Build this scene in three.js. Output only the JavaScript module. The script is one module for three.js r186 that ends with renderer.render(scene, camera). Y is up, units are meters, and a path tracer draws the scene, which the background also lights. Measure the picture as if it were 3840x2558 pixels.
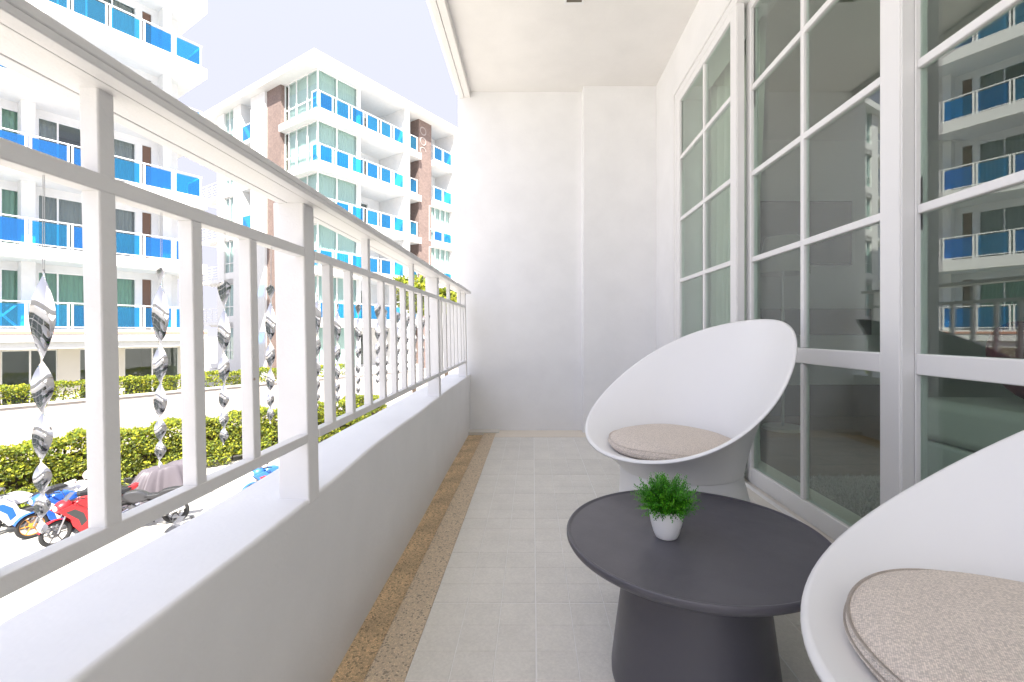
import * as THREE from 'three';
import { mergeGeometries, mergeVertices } from 'three/addons/utils/BufferGeometryUtils.js';
import { RoundedBoxGeometry } from 'three/addons/geometries/RoundedBoxGeometry.js';

// ---------------------------------------------------------------- camera, sky, sun, exposure
const scene = new THREE.Scene();
const camera = new THREE.PerspectiveCamera(73.69, 1024 / 682, 0.03, 900);
camera.position.set(0, 0.8, 0);
camera.lookAt(0, 0.8, -1);
camera.setViewOffset(1024, 682, -20.9, 8.2, 1024, 682);   // a shifted lens: the verticals stay upright
const renderer = new THREE.WebGLRenderer({ antialias: true });
renderer.toneMapping = THREE.LinearToneMapping;
renderer.toneMappingExposure = 5.3;
renderer.shadowMap.enabled = true;

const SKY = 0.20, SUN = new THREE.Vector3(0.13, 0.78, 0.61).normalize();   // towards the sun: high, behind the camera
{
  const w = 256, h = 128, data = new Float32Array(w * h * 4);
  for (let j = 0; j < h; j++) for (let i = 0; i < w; i++) {
    const el = ((j + 0.5) / h - 0.5) * Math.PI, s = Math.sin(Math.max(el, 0));
    const t = Math.pow(s, 0.6), k = (j * w + i) * 4;
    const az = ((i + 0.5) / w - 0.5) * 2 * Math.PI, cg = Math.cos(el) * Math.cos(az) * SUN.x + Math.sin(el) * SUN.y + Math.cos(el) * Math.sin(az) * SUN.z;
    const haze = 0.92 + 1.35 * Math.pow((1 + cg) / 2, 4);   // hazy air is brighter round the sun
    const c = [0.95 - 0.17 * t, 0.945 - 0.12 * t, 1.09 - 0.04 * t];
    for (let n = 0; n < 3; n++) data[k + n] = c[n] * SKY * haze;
    data[k + 3] = 1;
  }
  const sky = new THREE.DataTexture(data, w, h, THREE.RGBAFormat, THREE.FloatType);
  sky.mapping = THREE.EquirectangularReflectionMapping;
  sky.magFilter = THREE.LinearFilter; sky.minFilter = THREE.LinearFilter; sky.needsUpdate = true;
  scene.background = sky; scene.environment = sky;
}
const sun = new THREE.DirectionalLight(new THREE.Color(1.0, 0.95, 0.87), 3.0);
sun.target.position.set(-10, 0, -20); scene.add(sun, sun.target);
sun.position.set(-10 + SUN.x * 60, SUN.y * 60, -20 + SUN.z * 60);
sun.castShadow = true; sun.shadow.mapSize.set(4096, 4096);
Object.assign(sun.shadow.camera, { left: -40, right: 40, top: 40, bottom: -40, near: 1, far: 160 });

// ---------------------------------------------------------------- helpers
let seed = 12345;
const rnd = () => { seed = (seed * 1664525 + 1013904223) >>> 0; return seed / 4294967296; };
const rr = (a, b) => a + (b - a) * rnd();
const used = {};
const numbered = (n) => { used[n] = (used[n] || 0) + 1; return used[n] === 1 ? n : `${n}_${String(used[n] - 1).padStart(3, '0')}`; };
const C = (r, g, b) => new THREE.Color().setRGB(r, g, b);

// uv in metres from the dominant direction of each face
function uvm(g) {
  if (g.userData.uv) return g;
  if (!g.attributes.normal) g.computeVertexNormals();
  const p = g.attributes.position, n = g.attributes.normal, uv = new Float32Array(p.count * 2);
  for (let i = 0; i < p.count; i++) {
    const ax = Math.abs(n.getX(i)), ay = Math.abs(n.getY(i)), az = Math.abs(n.getZ(i));
    if (ay >= ax && ay >= az) { uv[2 * i] = p.getX(i); uv[2 * i + 1] = p.getZ(i); }
    else if (ax >= az) { uv[2 * i] = p.getZ(i); uv[2 * i + 1] = p.getY(i); }
    else { uv[2 * i] = p.getX(i); uv[2 * i + 1] = p.getY(i); }
  }
  g.setAttribute('uv', new THREE.BufferAttribute(uv, 2));
  return g;
}
function join(gs) {
  if (!Array.isArray(gs)) return uvm(gs);
  const list = gs.map((g) => { let q = g.index ? g.toNonIndexed() : g; if (g.userData.uv) q.userData.uv = true; q = uvm(q); for (const k of Object.keys(q.attributes)) if (!['position', 'normal', 'uv', 'color'].includes(k)) q.deleteAttribute(k); return q; });
  return mergeGeometries(list);
}
// box by its limits
const bx = (x0, x1, y0, y1, z0, z1) => new THREE.BoxGeometry(Math.abs(x1 - x0), Math.abs(y1 - y0), Math.abs(z1 - z0)).translate((x0 + x1) / 2, (y0 + y1) / 2, (z0 + z1) / 2);
const rbx = (x0, x1, y0, y1, z0, z1, r = 0.003, s = 2) => new RoundedBoxGeometry(Math.abs(x1 - x0), Math.abs(y1 - y0), Math.abs(z1 - z0), s, r).translate((x0 + x1) / 2, (y0 + y1) / 2, (z0 + z1) / 2);
function tube(pts, r, seg = 8, rad = 6) {
  const c = new THREE.CatmullRomCurve3(pts.map((p) => new THREE.Vector3(...p)));
  return new THREE.TubeGeometry(c, seg, r, rad, false);
}
function rod(a, b, r0, r1 = r0, n = 8) {
  const A = new THREE.Vector3(...a), B = new THREE.Vector3(...b), d = B.clone().sub(A);
  const g = new THREE.CylinderGeometry(r1, r0, d.length(), n);
  g.applyQuaternion(new THREE.Quaternion().setFromUnitVectors(new THREE.Vector3(0, 1, 0), d.clone().normalize()));
  return g.translate((A.x + B.x) / 2, (A.y + B.y) / 2, (A.z + B.z) / 2);
}
function part(parent, name, gs, m) {
  const o = new THREE.Mesh(join(gs), m); o.name = name; parent.add(o); return o;
}
function inst(parent, name, geo, m) { const o = new THREE.Mesh(geo, m); o.name = name; parent.add(o); return o; }
function thing(name, label, category, pos = [0, 0, 0], turn = 0, group) {
  const o = new THREE.Group(); o.name = numbered(name); o.position.set(...pos); o.rotation.y = turn; scene.add(o);
  o.userData = { label, category }; if (group) o.userData.group = group; return o;
}
function structure(name, gs, m, label, category) {
  const o = new THREE.Mesh(join(gs), m); o.name = numbered(name); scene.add(o); o.userData = { kind: 'structure', label, category }; return o;
}
// closed or open grid surface: f(u,v) -> [x,y,z]
function grid(nu, nv, f, closeU = false) {
  const pos = [], idx = [], uv = [], cols = closeU ? nu : nu + 1;
  for (let j = 0; j <= nv; j++) for (let i = 0; i < cols; i++) { pos.push(...f(i / nu, j / nv)); uv.push(i / nu, j / nv); }
  for (let j = 0; j < nv; j++) for (let i = 0; i < nu; i++) {
    const a = j * cols + i, b = j * cols + (i + 1) % cols, c = a + cols, d = b + cols;
    idx.push(a, b, d, a, d, c);
  }
  const g = new THREE.BufferGeometry();
  g.setAttribute('position', new THREE.Float32BufferAttribute(pos, 3));
  g.setAttribute('uv', new THREE.Float32BufferAttribute(uv, 2));
  g.setIndex(idx); g.computeVertexNormals(); return g;
}
// ---- tileable noise and textures
function lattice(n, s) { let q = s; const a = new Float32Array(n * n); for (let i = 0; i < n * n; i++) { q = (q * 1664525 + 1013904223) >>> 0; a[i] = q / 4294967296; } return a; }
const lats = {};
function vnoise(u, v, n, s) {
  const L = lats[n + '_' + s] || (lats[n + '_' + s] = lattice(n, s * 7919 + n));
  const x = u * n, y = v * n, i = Math.floor(x), j = Math.floor(y), fx = x - i, fy = y - j;
  const sx = fx * fx * (3 - 2 * fx), sy = fy * fy * (3 - 2 * fy), m = (a) => ((a % n) + n) % n;
  const g = (a, b) => L[m(b) * n + m(a)];
  return (g(i, j) * (1 - sx) + g(i + 1, j) * sx) * (1 - sy) + (g(i, j + 1) * (1 - sx) + g(i + 1, j + 1) * sx) * sy;
}
const fbm = (u, v, n, s, o = 4) => { let a = 0.5, t = 0, w = 0; for (let k = 0; k < o; k++) { t += a * vnoise(u, v, n << k, s + k); w += a; a *= 0.55; } return t / w; };
function tex(size, fn, srgb = true, rep = 1) {
  const d = new Uint8Array(size * size * 4);
  for (let j = 0; j < size; j++) for (let i = 0; i < size; i++) {
    const c = fn((i + 0.5) / size, (j + 0.5) / size), k = (j * size + i) * 4;
    for (let n = 0; n < 3; n++) d[k + n] = Math.max(0, Math.min(255, (Array.isArray(c) ? c[n] : c) * 255));
    d[k + 3] = 255;
  }
  const t = new THREE.DataTexture(d, size, size, THREE.RGBAFormat);
  t.wrapS = t.wrapT = THREE.RepeatWrapping; t.magFilter = THREE.LinearFilter; t.minFilter = THREE.LinearMipmapLinearFilter; t.generateMipmaps = true;
  if (srgb) t.colorSpace = THREE.SRGBColorSpace;
  t.repeat.set(rep, rep); t.needsUpdate = true; return t;
}
const mat = (color, o = {}) => new THREE.MeshStandardMaterial({ color: color.isColor ? color : C(...color), roughness: 0.6, ...o });
const phys = (color, o = {}) => new THREE.MeshPhysicalMaterial({ color: color.isColor ? color : C(...color), roughness: 0.6, ...o });

const tPlaster = tex(512, (u, v) => 0.5 + 0.5 * (fbm(u, v, 16, 3, 5) - 0.5) + 0.25 * (vnoise(u, v, 128, 9) - 0.5), false, 1.6);
const tPaintTone = tex(512, (u, v) => { const k = 0.965 + 0.04 * fbm(u, v, 9, 21, 6); return [k, k, k]; }, true, 0.7);
const tBrush = tex(256, (u, v) => 0.5 + 0.6 * (fbm(u * 1, v * 1, 24, 5, 3) - 0.5), false, 9);
const tSmudge = tex(256, (u, v) => { const k = 0.72 + 0.5 * (fbm(u, v, 7, 81, 5) - 0.3); return [k, k, k]; }, false, 2.3);
const tRailSpots = tex(1024, (u, v) => {
  const n = 22, x = u * n, y = v * n, i = Math.floor(x), j = Math.floor(y), h = (a) => vnoise(i / n + 0.5 / n, j / n + 0.5 / n, 22, a);
  const r = h(91) > 0.80 ? 0.04 + 0.13 * h(92) : 0, d = Math.hypot(x - i - 0.3 - 0.4 * h(93), (y - j - 0.3 - 0.4 * h(94)) * 1.4), e = r > 0 ? Math.max(0, 1 - d / (r * (0.7 + 0.6 * fbm(u, v, 60, 95, 2)))) : 0, m = Math.min(1, e * 1.6) * 0.42;
  const k = 0.965 + 0.035 * fbm(u, v, 6, 96, 4); return [k * (1 - 0.55 * m), k * (1 - 0.75 * m), k * (1 - 0.95 * m)];
}, true, 1.1);
const tTile = tex(512, (u, v) => {
  const a = fbm(u, v, 6, 31, 5), b = vnoise(u, v, 96, 33), c = vnoise(u, v, 256, 35), k = 0.835 + 0.07 * (a - 0.5) + 0.035 * (b - 0.5) + 0.03 * (c - 0.5);
  return [k * 1.015, k, k * 0.965];
}, true, 1.9);
const tPebble = (() => {
  const n = 70, P = []; let s = 99; const q = () => { s = (s * 1664525 + 1013904223) >>> 0; return s / 4294967296; };
  for (let i = 0; i < n * n; i++) { const g = q(); const tone = 0.34 + 0.5 * q(); P.push([q(), q(), tone, g < 0.09 ? 0.78 : g < 0.55 ? 1 : 1.05]); }
  const near = (u, v) => {
    const x = u * n, y = v * n, i = Math.floor(x), j = Math.floor(y); let d1 = 9, d2 = 9, id = 0;
    for (let b = -1; b <= 1; b++) for (let a = -1; a <= 1; a++) {
      const ii = (i + a + n) % n, jj = (j + b + n) % n, p = P[jj * n + ii], dx = i + a + p[0] - x, dy = j + b + p[1] - y, d = Math.hypot(dx, dy);
      if (d < d1) { d2 = d1; d1 = d; id = jj * n + ii; } else if (d < d2) d2 = d;
    }
    return [d2 - d1, id];
  };
  const mk = (fn, srgb) => tex(768, (u, v) => fn(...near(u, v), u, v), srgb, 3.2);
  return {
    color: mk((e, id) => { const p = P[id], k = Math.min(1, 0.86 + e * 0.8) * (0.82 + 0.20 * p[2]) * p[3]; return [0.99 * k, 0.905 * k, 0.79 * k]; }, true),
    wet: mk((e, id, u, v) => { const p = P[id], st = 0.96 + 0.3 * (fbm(u, v, 5, 77, 4) - 0.5), k = Math.min(1, 0.82 + e * 0.9) * (0.72 + 0.28 * p[2]) * p[3] * st; return [1.0 * k, 0.87 * k, 0.69 * k]; }, true),
    bump: mk((e) => Math.min(1, e * 2.2), false),
  };
})();
const tWeave = tex(512, (u, v) => {
  const n = 64, x = u * n, y = v * n, i = Math.floor(x), j = Math.floor(y), fx = x - i - 0.5, fy = y - j - 0.5, over = (i + j) % 2;
  const h = over ? Math.cos(fx * Math.PI) * (0.75 + 0.25 * Math.cos(fy * Math.PI)) : Math.cos(fy * Math.PI) * (0.75 + 0.25 * Math.cos(fx * Math.PI));
  const t = vnoise(i / n, j / n, 64, over ? 41 : 42), k = 0.74 + 0.13 * h + 0.14 * (t - 0.4);
  return [k * 1.045, k * 1.0, k * 0.95];
}, true, 8);
const tWeaveBump = tex(512, (u, v) => {
  const n = 64, x = u * n, y = v * n, i = Math.floor(x), j = Math.floor(y), fx = x - i - 0.5, fy = y - j - 0.5, over = (i + j) % 2;
  return (over ? Math.cos(fx * Math.PI) : Math.cos(fy * Math.PI)) * (0.7 + 0.3 * vnoise(i / n, j / n, 64, 44));
}, false, 8);
const tWood = tex(512, (u, v) => {
  const pl = Math.floor(v * 6), o = vnoise(pl / 6, 0.3, 6, 51), g = fbm(u * 1, v * 1, 3, 52 + pl, 3), s = vnoise(u * 0.25 + o, v, 128, 55);
  const edge = (v * 6) % 1 < 0.03 ? 0.6 : 1, k = (0.30 + 0.10 * (o - 0.5) + 0.09 * (g - 0.5) + 0.07 * (s - 0.5)) * edge; return [k * 1.22, k * 1.0, k * 0.82];
}, true, 0.9);
const tConcrete = tex(1024, (u, v) => {
  const a = fbm(u, v, 5, 61, 6), b = vnoise(u, v, 400, 63), st = Math.max(0, fbm(u, v, 9, 65, 4) - 0.58) * 0.8;
  const k = 0.73 + 0.10 * (a - 0.5) + 0.05 * (b - 0.5) - st; return [k * 1.01, k * 0.99, k * 0.95];
}, true, 0.12);
const tClad = tex(512, (u, v) => {
  const n = 16, i = Math.floor(u * n), e = (u * n) % 1, j = Math.floor(v * 24), f = (v * 24) % 1, t = vnoise(i / n, j / 24, 48, 71);
  const line = e < 0.10 || e > 0.95 ? 0.84 : 1, row = f < 0.07 ? 0.93 : 1, k = (0.45 + 0.05 * (t - 0.5) + 0.05 * (fbm(u, v, 8, 73, 3) - 0.5)) * line * row; return [k * 1.10, k * 0.95, k * 0.89];
}, true, 0.5);

// ---- materials
const M = {
  wall: mat([0.845, 0.845, 0.842], { roughness: 0.75, map: tPaintTone, bumpMap: tPlaster, bumpScale: 0.0012 }),
  ceiling: mat([0.84, 0.82, 0.79], { roughness: 0.85, map: tPaintTone, bumpMap: tPlaster, bumpScale: 0.0006 }),
  parapet: mat([0.845, 0.842, 0.835], { roughness: 0.55, map: tPaintTone, bumpMap: tPlaster, bumpScale: 0.0007 }),
  rail: mat([0.83, 0.82, 0.805], { roughness: 0.38, map: tRailSpots, bumpMap: tBrush, bumpScale: 0.0005 }),
  frame: mat([0.80, 0.795, 0.785], { roughness: 0.32 }),
  grout: mat([0.82, 0.81, 0.78], { roughness: 0.9 }),
  tile: mat([1, 1, 0.99], { roughness: 0.5, map: tTile, bumpMap: tPlaster, bumpScale: 0.0006 }),
  pebble: mat([0.86, 0.86, 0.86], { roughness: 0.8, map: tPebble.color, bumpMap: tPebble.bump, bumpScale: 0.0015 }),
  gutter: mat([1, 1, 1], { roughness: 0.6, map: tPebble.wet, bumpMap: tPebble.bump, bumpScale: 0.0012 }),
  endBorder: mat([0.80, 0.73, 0.62], { roughness: 0.7, map: tPaintTone, bumpMap: tPebble.bump, bumpScale: 0.0006 }),
  sillStone: mat([0.72, 0.69, 0.63], { roughness: 0.6, map: tPaintTone, bumpMap: tPlaster, bumpScale: 0.001 }),
  pane: phys([0.87, 0.945, 0.90], { transmission: 1, roughness: 0, thickness: 0, ior: 1.72 }),
  gasket: mat([0.02, 0.02, 0.02], { roughness: 0.7 }),
  shell: phys([0.80, 0.80, 0.795], { roughness: 0.42 }),
  fabric: phys([1, 0.985, 0.975], { roughness: 0.95, map: tWeave, bumpMap: tWeaveBump, bumpScale: 0.0009, sheen: 0.4, sheenRoughness: 0.6 }),
  piping: mat([0.36, 0.31, 0.28], { roughness: 0.9 }),
  table: phys([0.085, 0.083, 0.098], { roughness: 0.46, roughnessMap: tSmudge, bumpMap: tBrush, bumpScale: 0.00015 }),
  pot: phys([0.80, 0.80, 0.80], { roughness: 0.35 }),
  soil: mat([0.03, 0.022, 0.015], { roughness: 1 }),
  mirror: mat([0.74, 0.74, 0.75], { metalness: 1, roughness: 0.025 }),
  string: mat([0.6, 0.6, 0.6], { roughness: 0.4 }),
  dark: mat([0.06, 0.05, 0.04], { roughness: 0.6 }),
  // outside
  concrete: mat([0.92, 0.92, 0.92], { roughness: 0.9, map: tConcrete }),
  bwhite: mat([0.76, 0.755, 0.74], { roughness: 0.7, map: tPaintTone }),
  wallCream: mat([0.52, 0.475, 0.435], { roughness: 0.8, map: tPaintTone, bumpMap: tPlaster, bumpScale: 0.004 }),
  bcream: mat([0.66, 0.62, 0.54], { roughness: 0.7 }),
  terracotta: mat([0.55, 0.30, 0.22], { roughness: 0.8 }),
  clad: mat([1, 1, 1], { roughness: 0.75, map: tClad }),
  bmetal: mat([0.80, 0.79, 0.77], { roughness: 0.4 }),
  bpane: phys([0.90, 0.96, 0.95], { transmission: 1, roughness: 0, thickness: 0, ior: 1.5 }),
  blue: phys([0.10, 0.58, 0.86], { transmission: 0.91, roughness: 0.02, thickness: 0, ior: 1.45 }),
  blueDeep: phys([0.05, 0.36, 0.78], { transmission: 0.8, roughness: 0.02, thickness: 0, ior: 1.45 }),
  curtainGreen: phys([0.27, 0.46, 0.32], { transmission: 0.25, roughness: 1, thickness: 0, side: THREE.DoubleSide }),
  curtainGrey: phys([0.32, 0.30, 0.29], { transmission: 0.2, roughness: 1, thickness: 0, side: THREE.DoubleSide }),
  curtainTeal: phys([0.66, 0.76, 0.71], { transmission: 0.3, roughness: 1, thickness: 0, side: THREE.DoubleSide }),
  curtainWhite: phys([0.78, 0.80, 0.72], { transmission: 0.35, roughness: 1, thickness: 0, side: THREE.DoubleSide }),
  letter: mat([0.36, 0.31, 0.29], { roughness: 0.5 }),
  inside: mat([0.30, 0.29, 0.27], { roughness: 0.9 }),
  brownDoor: mat([0.16, 0.09, 0.06], { roughness: 0.6 }),
  bark: mat([0.07, 0.05, 0.035], { roughness: 0.95 }),
  fence: mat([0.075, 0.055, 0.035], { roughness: 0.9 }),
  leaf: phys([1, 1, 1], { vertexColors: true, transmission: 0.35, roughness: 1, thickness: 0, side: THREE.DoubleSide }),
  // room
  roomWall: mat([0.70, 0.70, 0.68], { roughness: 0.85 }),
  wood: mat([1, 1, 1], { roughness: 0.5, map: tWood }),
  screen: phys([0.012, 0.012, 0.014], { roughness: 0.12 }),
  cabinet: mat([0.66, 0.66, 0.64], { roughness: 0.45 }),
  darkPanel: mat([0.055, 0.045, 0.04], { roughness: 0.5 }),
  rug: mat([0.36, 0.36, 0.34], { roughness: 1, map: tWeave, bumpMap: tPlaster, bumpScale: 0.02 }),
  maroon: mat([0.13, 0.014, 0.03], { roughness: 0.9 }),
  linen: mat([0.62, 0.61, 0.58], { roughness: 0.9 }),
};

// ================================================================ THE BALCONY
const ZB = 3.72, CEIL = 2.77;
const railX = (Z) => -0.452 - 0.0167 * Z;          // the parapet's inner face at depth Z

// ---- floor: light grout bed with 30 cm tiles, each pressed into 3 x 3 squares
{
  const floor = structure('balcony_floor', [bx(-0.295, 1.0, -0.16, -0.0013, 3.2, -3.49)], M.grout, 'pale square floor tiles with light grout lines on the balcony', 'floor');
  const S = 0.303, D = 0.306, variants = [];
  for (let k = 0; k < 4; k++) {
    const pos = [], uv = [], idx = []; let n = 0;
    const cx = S / 3, cz = D / 3, ou = k * 0.37, ov = k * 0.61;
    for (let a = 0; a < 3; a++) for (let b = 0; b < 3; b++) {
      const gx0 = a === 0 ? 0.0018 : 0.0009, gx1 = a === 2 ? 0.0018 : 0.0009, gz0 = b === 0 ? 0.0018 : 0.0002, gz1 = b === 2 ? 0.0018 : 0.0002, e = 0.0009;
      const x0 = a * cx + gx0, x1 = (a + 1) * cx - gx1, z0 = b * cz + gz0, z1 = (b + 1) * cz - gz1;
      const lo = [[x0, z0], [x1, z0], [x1, z1], [x0, z1]], hi = [[x0 + e, z0 + e], [x1 - e, z0 + e], [x1 - e, z1 - e], [x0 + e, z1 - e]];
      const quad = (p, ys) => { p.forEach(([x, z], i) => { pos.push(x, ys[i], -z); uv.push(x + ou, z + ov); }); idx.push(n, n + 1, n + 2, n, n + 2, n + 3); n += 4; };
      quad(hi, [0, 0, 0, 0]);
      for (let i = 0; i < 4; i++) { const j = (i + 1) % 4; quad([lo[i], lo[j], hi[j], hi[i]], [-0.0014, -0.0014, 0, 0]); }
    }
    const g = new THREE.BufferGeometry();
    g.setAttribute('position', new THREE.Float32BufferAttribute(pos, 3)); g.setAttribute('uv', new THREE.Float32BufferAttribute(uv, 2)); g.setIndex(idx);
    const q = g.toNonIndexed(); q.computeVertexNormals(); variants.push(q);
  }
  const tones = [0.965, 1, 1.02].map((k) => { const m = M.tile.clone(); m.color.multiplyScalar(k); return m; });
  for (let r = 0; r < 21; r++) for (let c = 0; c < 4; c++) {
    const t = inst(floor, 'tile', variants[Math.floor(rnd() * 4)], tones[Math.floor(rnd() * 3)]);
    t.position.set(-0.295 + c * S, rr(-0.0002, 0.0003), -(3.49 - (r + 1) * D));
  }
}
structure('pebble_border', [rbx(-0.39, -0.295, -0.16, 0.002, 3.2, -3.66, 0.004)], M.pebble, 'washed pebble border strip beside the tiled floor', 'border');
structure('end_border', [rbx(-0.295, 0.99, -0.16, 0.003, -3.49, -3.80, 0.004)], M.endBorder, 'cream border strip at the foot of the end wall', 'border');
structure('floor_gutter', [bx(-0.60, -0.39, -0.16, -0.014, 3.2, -3.80)], M.gutter, 'narrow brown drain gutter at the foot of the parapet', 'gutter');
structure('gutter_lip', [rbx(-0.53, -0.27, -0.02, 0.012, -3.62, -3.725, 0.004)], M.sillStone, 'small ledge where the gutter meets the end wall', 'ledge');

// ---- parapet with a rounded, slightly wavy coping
{
  const prof = (Z) => {
    const k = THREE.MathUtils.smoothstep(Z, 1.08, 1.40), y = 0.4525 + 0.012 * k - 0.003 * THREE.MathUtils.smoothstep(Z, 2.4, 3.7) + 0.0012 * Math.sin(Z * 5.3) + 0.0008 * Math.sin(Z * 11.7 + 1);
    const xi = railX(Z) + 0.0015 * Math.sin(Z * 4.1), r = 0.008, out = [];
    out.push([xi - 0.002, -0.12], [xi - 0.001, 0.1], [xi - 0.0005, 0.3], [xi, y - r - 0.02], [xi, y - r - 0.004], [xi, y - r]);
    for (let a = 1; a <= 5; a++) { const t = a / 5 * Math.PI / 2; out.push([xi - r + r * Math.cos(t), y - r + r * Math.sin(t)]); }
    out.push([xi - r - 0.006, y + 0.0003], [xi - 0.09, y + 0.003], [xi - 0.172, y + 0.001], [xi - 0.181, y - 0.004], [xi - 0.185, y - 0.012], [xi - 0.185, -0.12]);
    return out;
  };
  const zs = []; for (let i = 0; i <= 110; i++) zs.push(-3.2 + i * (ZB + 3.2) / 110);
  const n = prof(0).length - 1;
  const g = grid(110, n, (u, v) => { const Z = zs[Math.round(u * 110)], p = prof(Z)[Math.round(v * n)]; return [p[0], p[1], -Z]; });
  { const uv = g.attributes.uv; let len = [0]; const q = prof(1); for (let i = 1; i <= n; i++) len.push(len[i - 1] + Math.hypot(q[i][0] - q[i - 1][0], q[i][1] - q[i - 1][1])); for (let i = 0; i < uv.count; i++) uv.setXY(i, uv.getX(i) * (ZB + 3.2), len[Math.round(uv.getY(i) * n)]); g.userData.uv = true; }
  structure('parapet_wall', g, M.parapet, 'low white rendered parapet wall with rounded coping under the railing', 'parapet');
}
// ---- end walls, wall beside and above the doors, ceiling
structure('end_wall', [bx(-0.612, 0.42, -0.12, CEIL + 0.2, -ZB, -ZB - 0.22), rbx(0.40, 1.6, -0.12, CEIL + 0.2, -3.635, -ZB - 0.2, 0.006)], M.wall, 'white end wall of the balcony with a shallow step', 'wall');
structure('unseen_near_parapet', [rbx(-0.39, 1.2, -0.12, 0.46, 3.0, 3.18, 0.006)], M.parapet, 'unseen low white parapet, near end of the balcony left open to let sun in', 'parapet');  // unseen near end, left open above this so sunlight brightens the balcony
structure('door_wall', [bx(0.984, 1.16, -0.12, CEIL + 0.02, -3.128, -3.66), bx(0.984, 1.16, 2.425, CEIL + 0.02, 3.2, -3.128)], M.wall, 'white wall around the glazed sliding doors', 'wall');
structure('ceiling', [bx(-0.512, 1.16, CEIL, CEIL + 0.2, 3.2, -ZB - 0.2)], M.ceiling, 'smooth off-white balcony ceiling', 'ceiling');
structure('ceiling_edge_beam', [rbx(-0.602, -0.561, 2.718, CEIL + 0.19, 3.2, -ZB - 0.1, 0.003), rbx(-0.559, -0.511, 2.722, CEIL + 0.19, 3.2, -ZB - 0.1, 0.003), bx(-0.66, -0.602, 2.85, CEIL + 0.4, 3.2, -ZB - 0.2)], M.ceiling, 'grooved white drip edge along the ceiling', 'beam');
structure('slab_below', [bx(-0.655, 6.0, -4.0, -0.165, 3.2, -9)], M.bwhite, 'white lower storey wall of the building that carries the balcony', 'wall');
{
  const l = thing('ceiling_downlight', 'small square unlit downlight in the balcony ceiling', 'downlight', [0.245, CEIL, -2.664]);
  part(l, 'trim', [rbx(-0.06, 0.06, -0.006, 0, 0.045, 0.060, 0.002), rbx(-0.06, 0.06, -0.006, 0, -0.060, -0.045, 0.002), rbx(-0.06, -0.045, -0.0055, 0, -0.045, 0.045, 0.002), rbx(0.045, 0.06, -0.0055, 0, -0.045, 0.045, 0.002)], M.frame);
  part(l, 'reflector', [bx(-0.045, 0.045, -0.002, 0, -0.045, 0.045)], mat([0.12, 0.10, 0.07], { roughness: 0.4 }));
}

// ---- sliding doors
{
  const fr = thing('door_frame', 'white aluminium frame and threshold of the sliding glass doors', 'door frame', [0.98, 0, 0]);
  part(fr, 'threshold', [rbx(-0.035, 0.30, 0.0, 0.084, 1.6, -3.2, 0.005)], M.sillStone);
  for (const x of [0.018, 0.066, 0.108, 0.150]) part(fr, 'track', [rbx(x - 0.004, x + 0.004, 0.083, 0.098, 1.6, -3.12, 0.001)], M.frame);
  part(fr, 'head', [rbx(-0.006, 0.17, 2.385, 2.43, 1.6, -3.128, 0.003)], M.frame);
  part(fr, 'jamb', [rbx(-0.006, 0.17, 0.084, 2.386, -3.095, -3.132, 0.003)], M.frame);
  part(fr, 'casing', [rbx(-0.012, 0.004, 0.0, 2.45, -3.132, -3.150, 0.002), rbx(-0.012, 0.004, 2.43, 2.452, 1.6, -3.132, 0.002)], M.frame);
  // panel: front face X, from depth zf (far) to zn (near), muntins
  function panel(label, X, zf, zn, midZ, stF, stN) {
    const p = thing('sliding_door', label, 'door', [X, 0, 0], 0, 'sliding glass doors');
    const d = 0.036, y0 = 0.092, y1 = 2.388;
    part(p, 'stile', [rbx(0, d, y0, y1, -zf, -(zf - stF), 0.003)], M.frame);
    part(p, 'stile', [rbx(0, d, y0, y1, -(zn + stN), -zn, 0.003), rbx(0.006, d + 0.004, y0, y1, -(zn + 0.004), -(zn - 0.004), 0.001)], M.frame);
    const a = -(zf - stF), b = -(zn + stN);
    part(p, 'bottom_rail', [rbx(0.001, d - 0.001, y0, 0.158, a, b, 0.003)], M.frame);
    part(p, 'top_rail', [rbx(0.001, d - 0.001, 2.345, y1, a, b, 0.003)], M.frame);
    part(p, 'middle_rail', [rbx(0.001, d - 0.001, 0.682, 0.741, a, b, 0.004)], M.frame);
    for (const y of [1.148, 1.557, 1.966]) part(p, 'muntin', [rbx(0.004, d - 0.006, y - 0.0125, y + 0.0125, a, b, 0.004)], M.frame);
    part(p, 'muntin', [rbx(0.003, d - 0.007, 0.742, 2.344, -(midZ + 0.0105), -(midZ - 0.0105), 0.004)], M.frame);
    part(p, 'muntin', [rbx(0.003, d - 0.007, 0.159, 0.681, -(midZ + 0.0105), -(midZ - 0.0105), 0.004)], M.frame);
    const ys = [0.158, 0.711, 1.148, 1.557, 1.966, 2.346];
    for (let i = 0; i < 5; i++) for (const [s, e] of [[-a, midZ], [midZ, -b]]) {
      const g = part(p, 'pane', [bx(0.015, 0.021, ys[i] + 0.001, ys[i + 1] - 0.001, -s, -e)], M.pane); g.userData.label = undefined; delete g.userData.label;
    }
    return p;
  }
  panel('farthest glazed sliding door panel, with pale curtains behind it', 0.976, 3.094, 2.19, 2.615, 0.062, 0.062);
  panel('middle glazed sliding door panel behind the far armchair', 1.036, 2.215, 1.288, 1.76, 0.05, 0.072);
  panel('nearest glazed sliding door panel mirroring the blue balconies', 1.078, 1.333, 0.22, 0.79, 0.05, 0.06);
  panel('rearmost glazed sliding door panel beside the near armchair', 1.036, 0.23, -0.72, -0.25, 0.06, 0.06);
}
structure('door_wall_rear', [bx(0.984, 1.16, 0.0, 2.425, 3.2, 0.725)], M.wall, 'white wall at the near end of the doors', 'wall');

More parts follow.
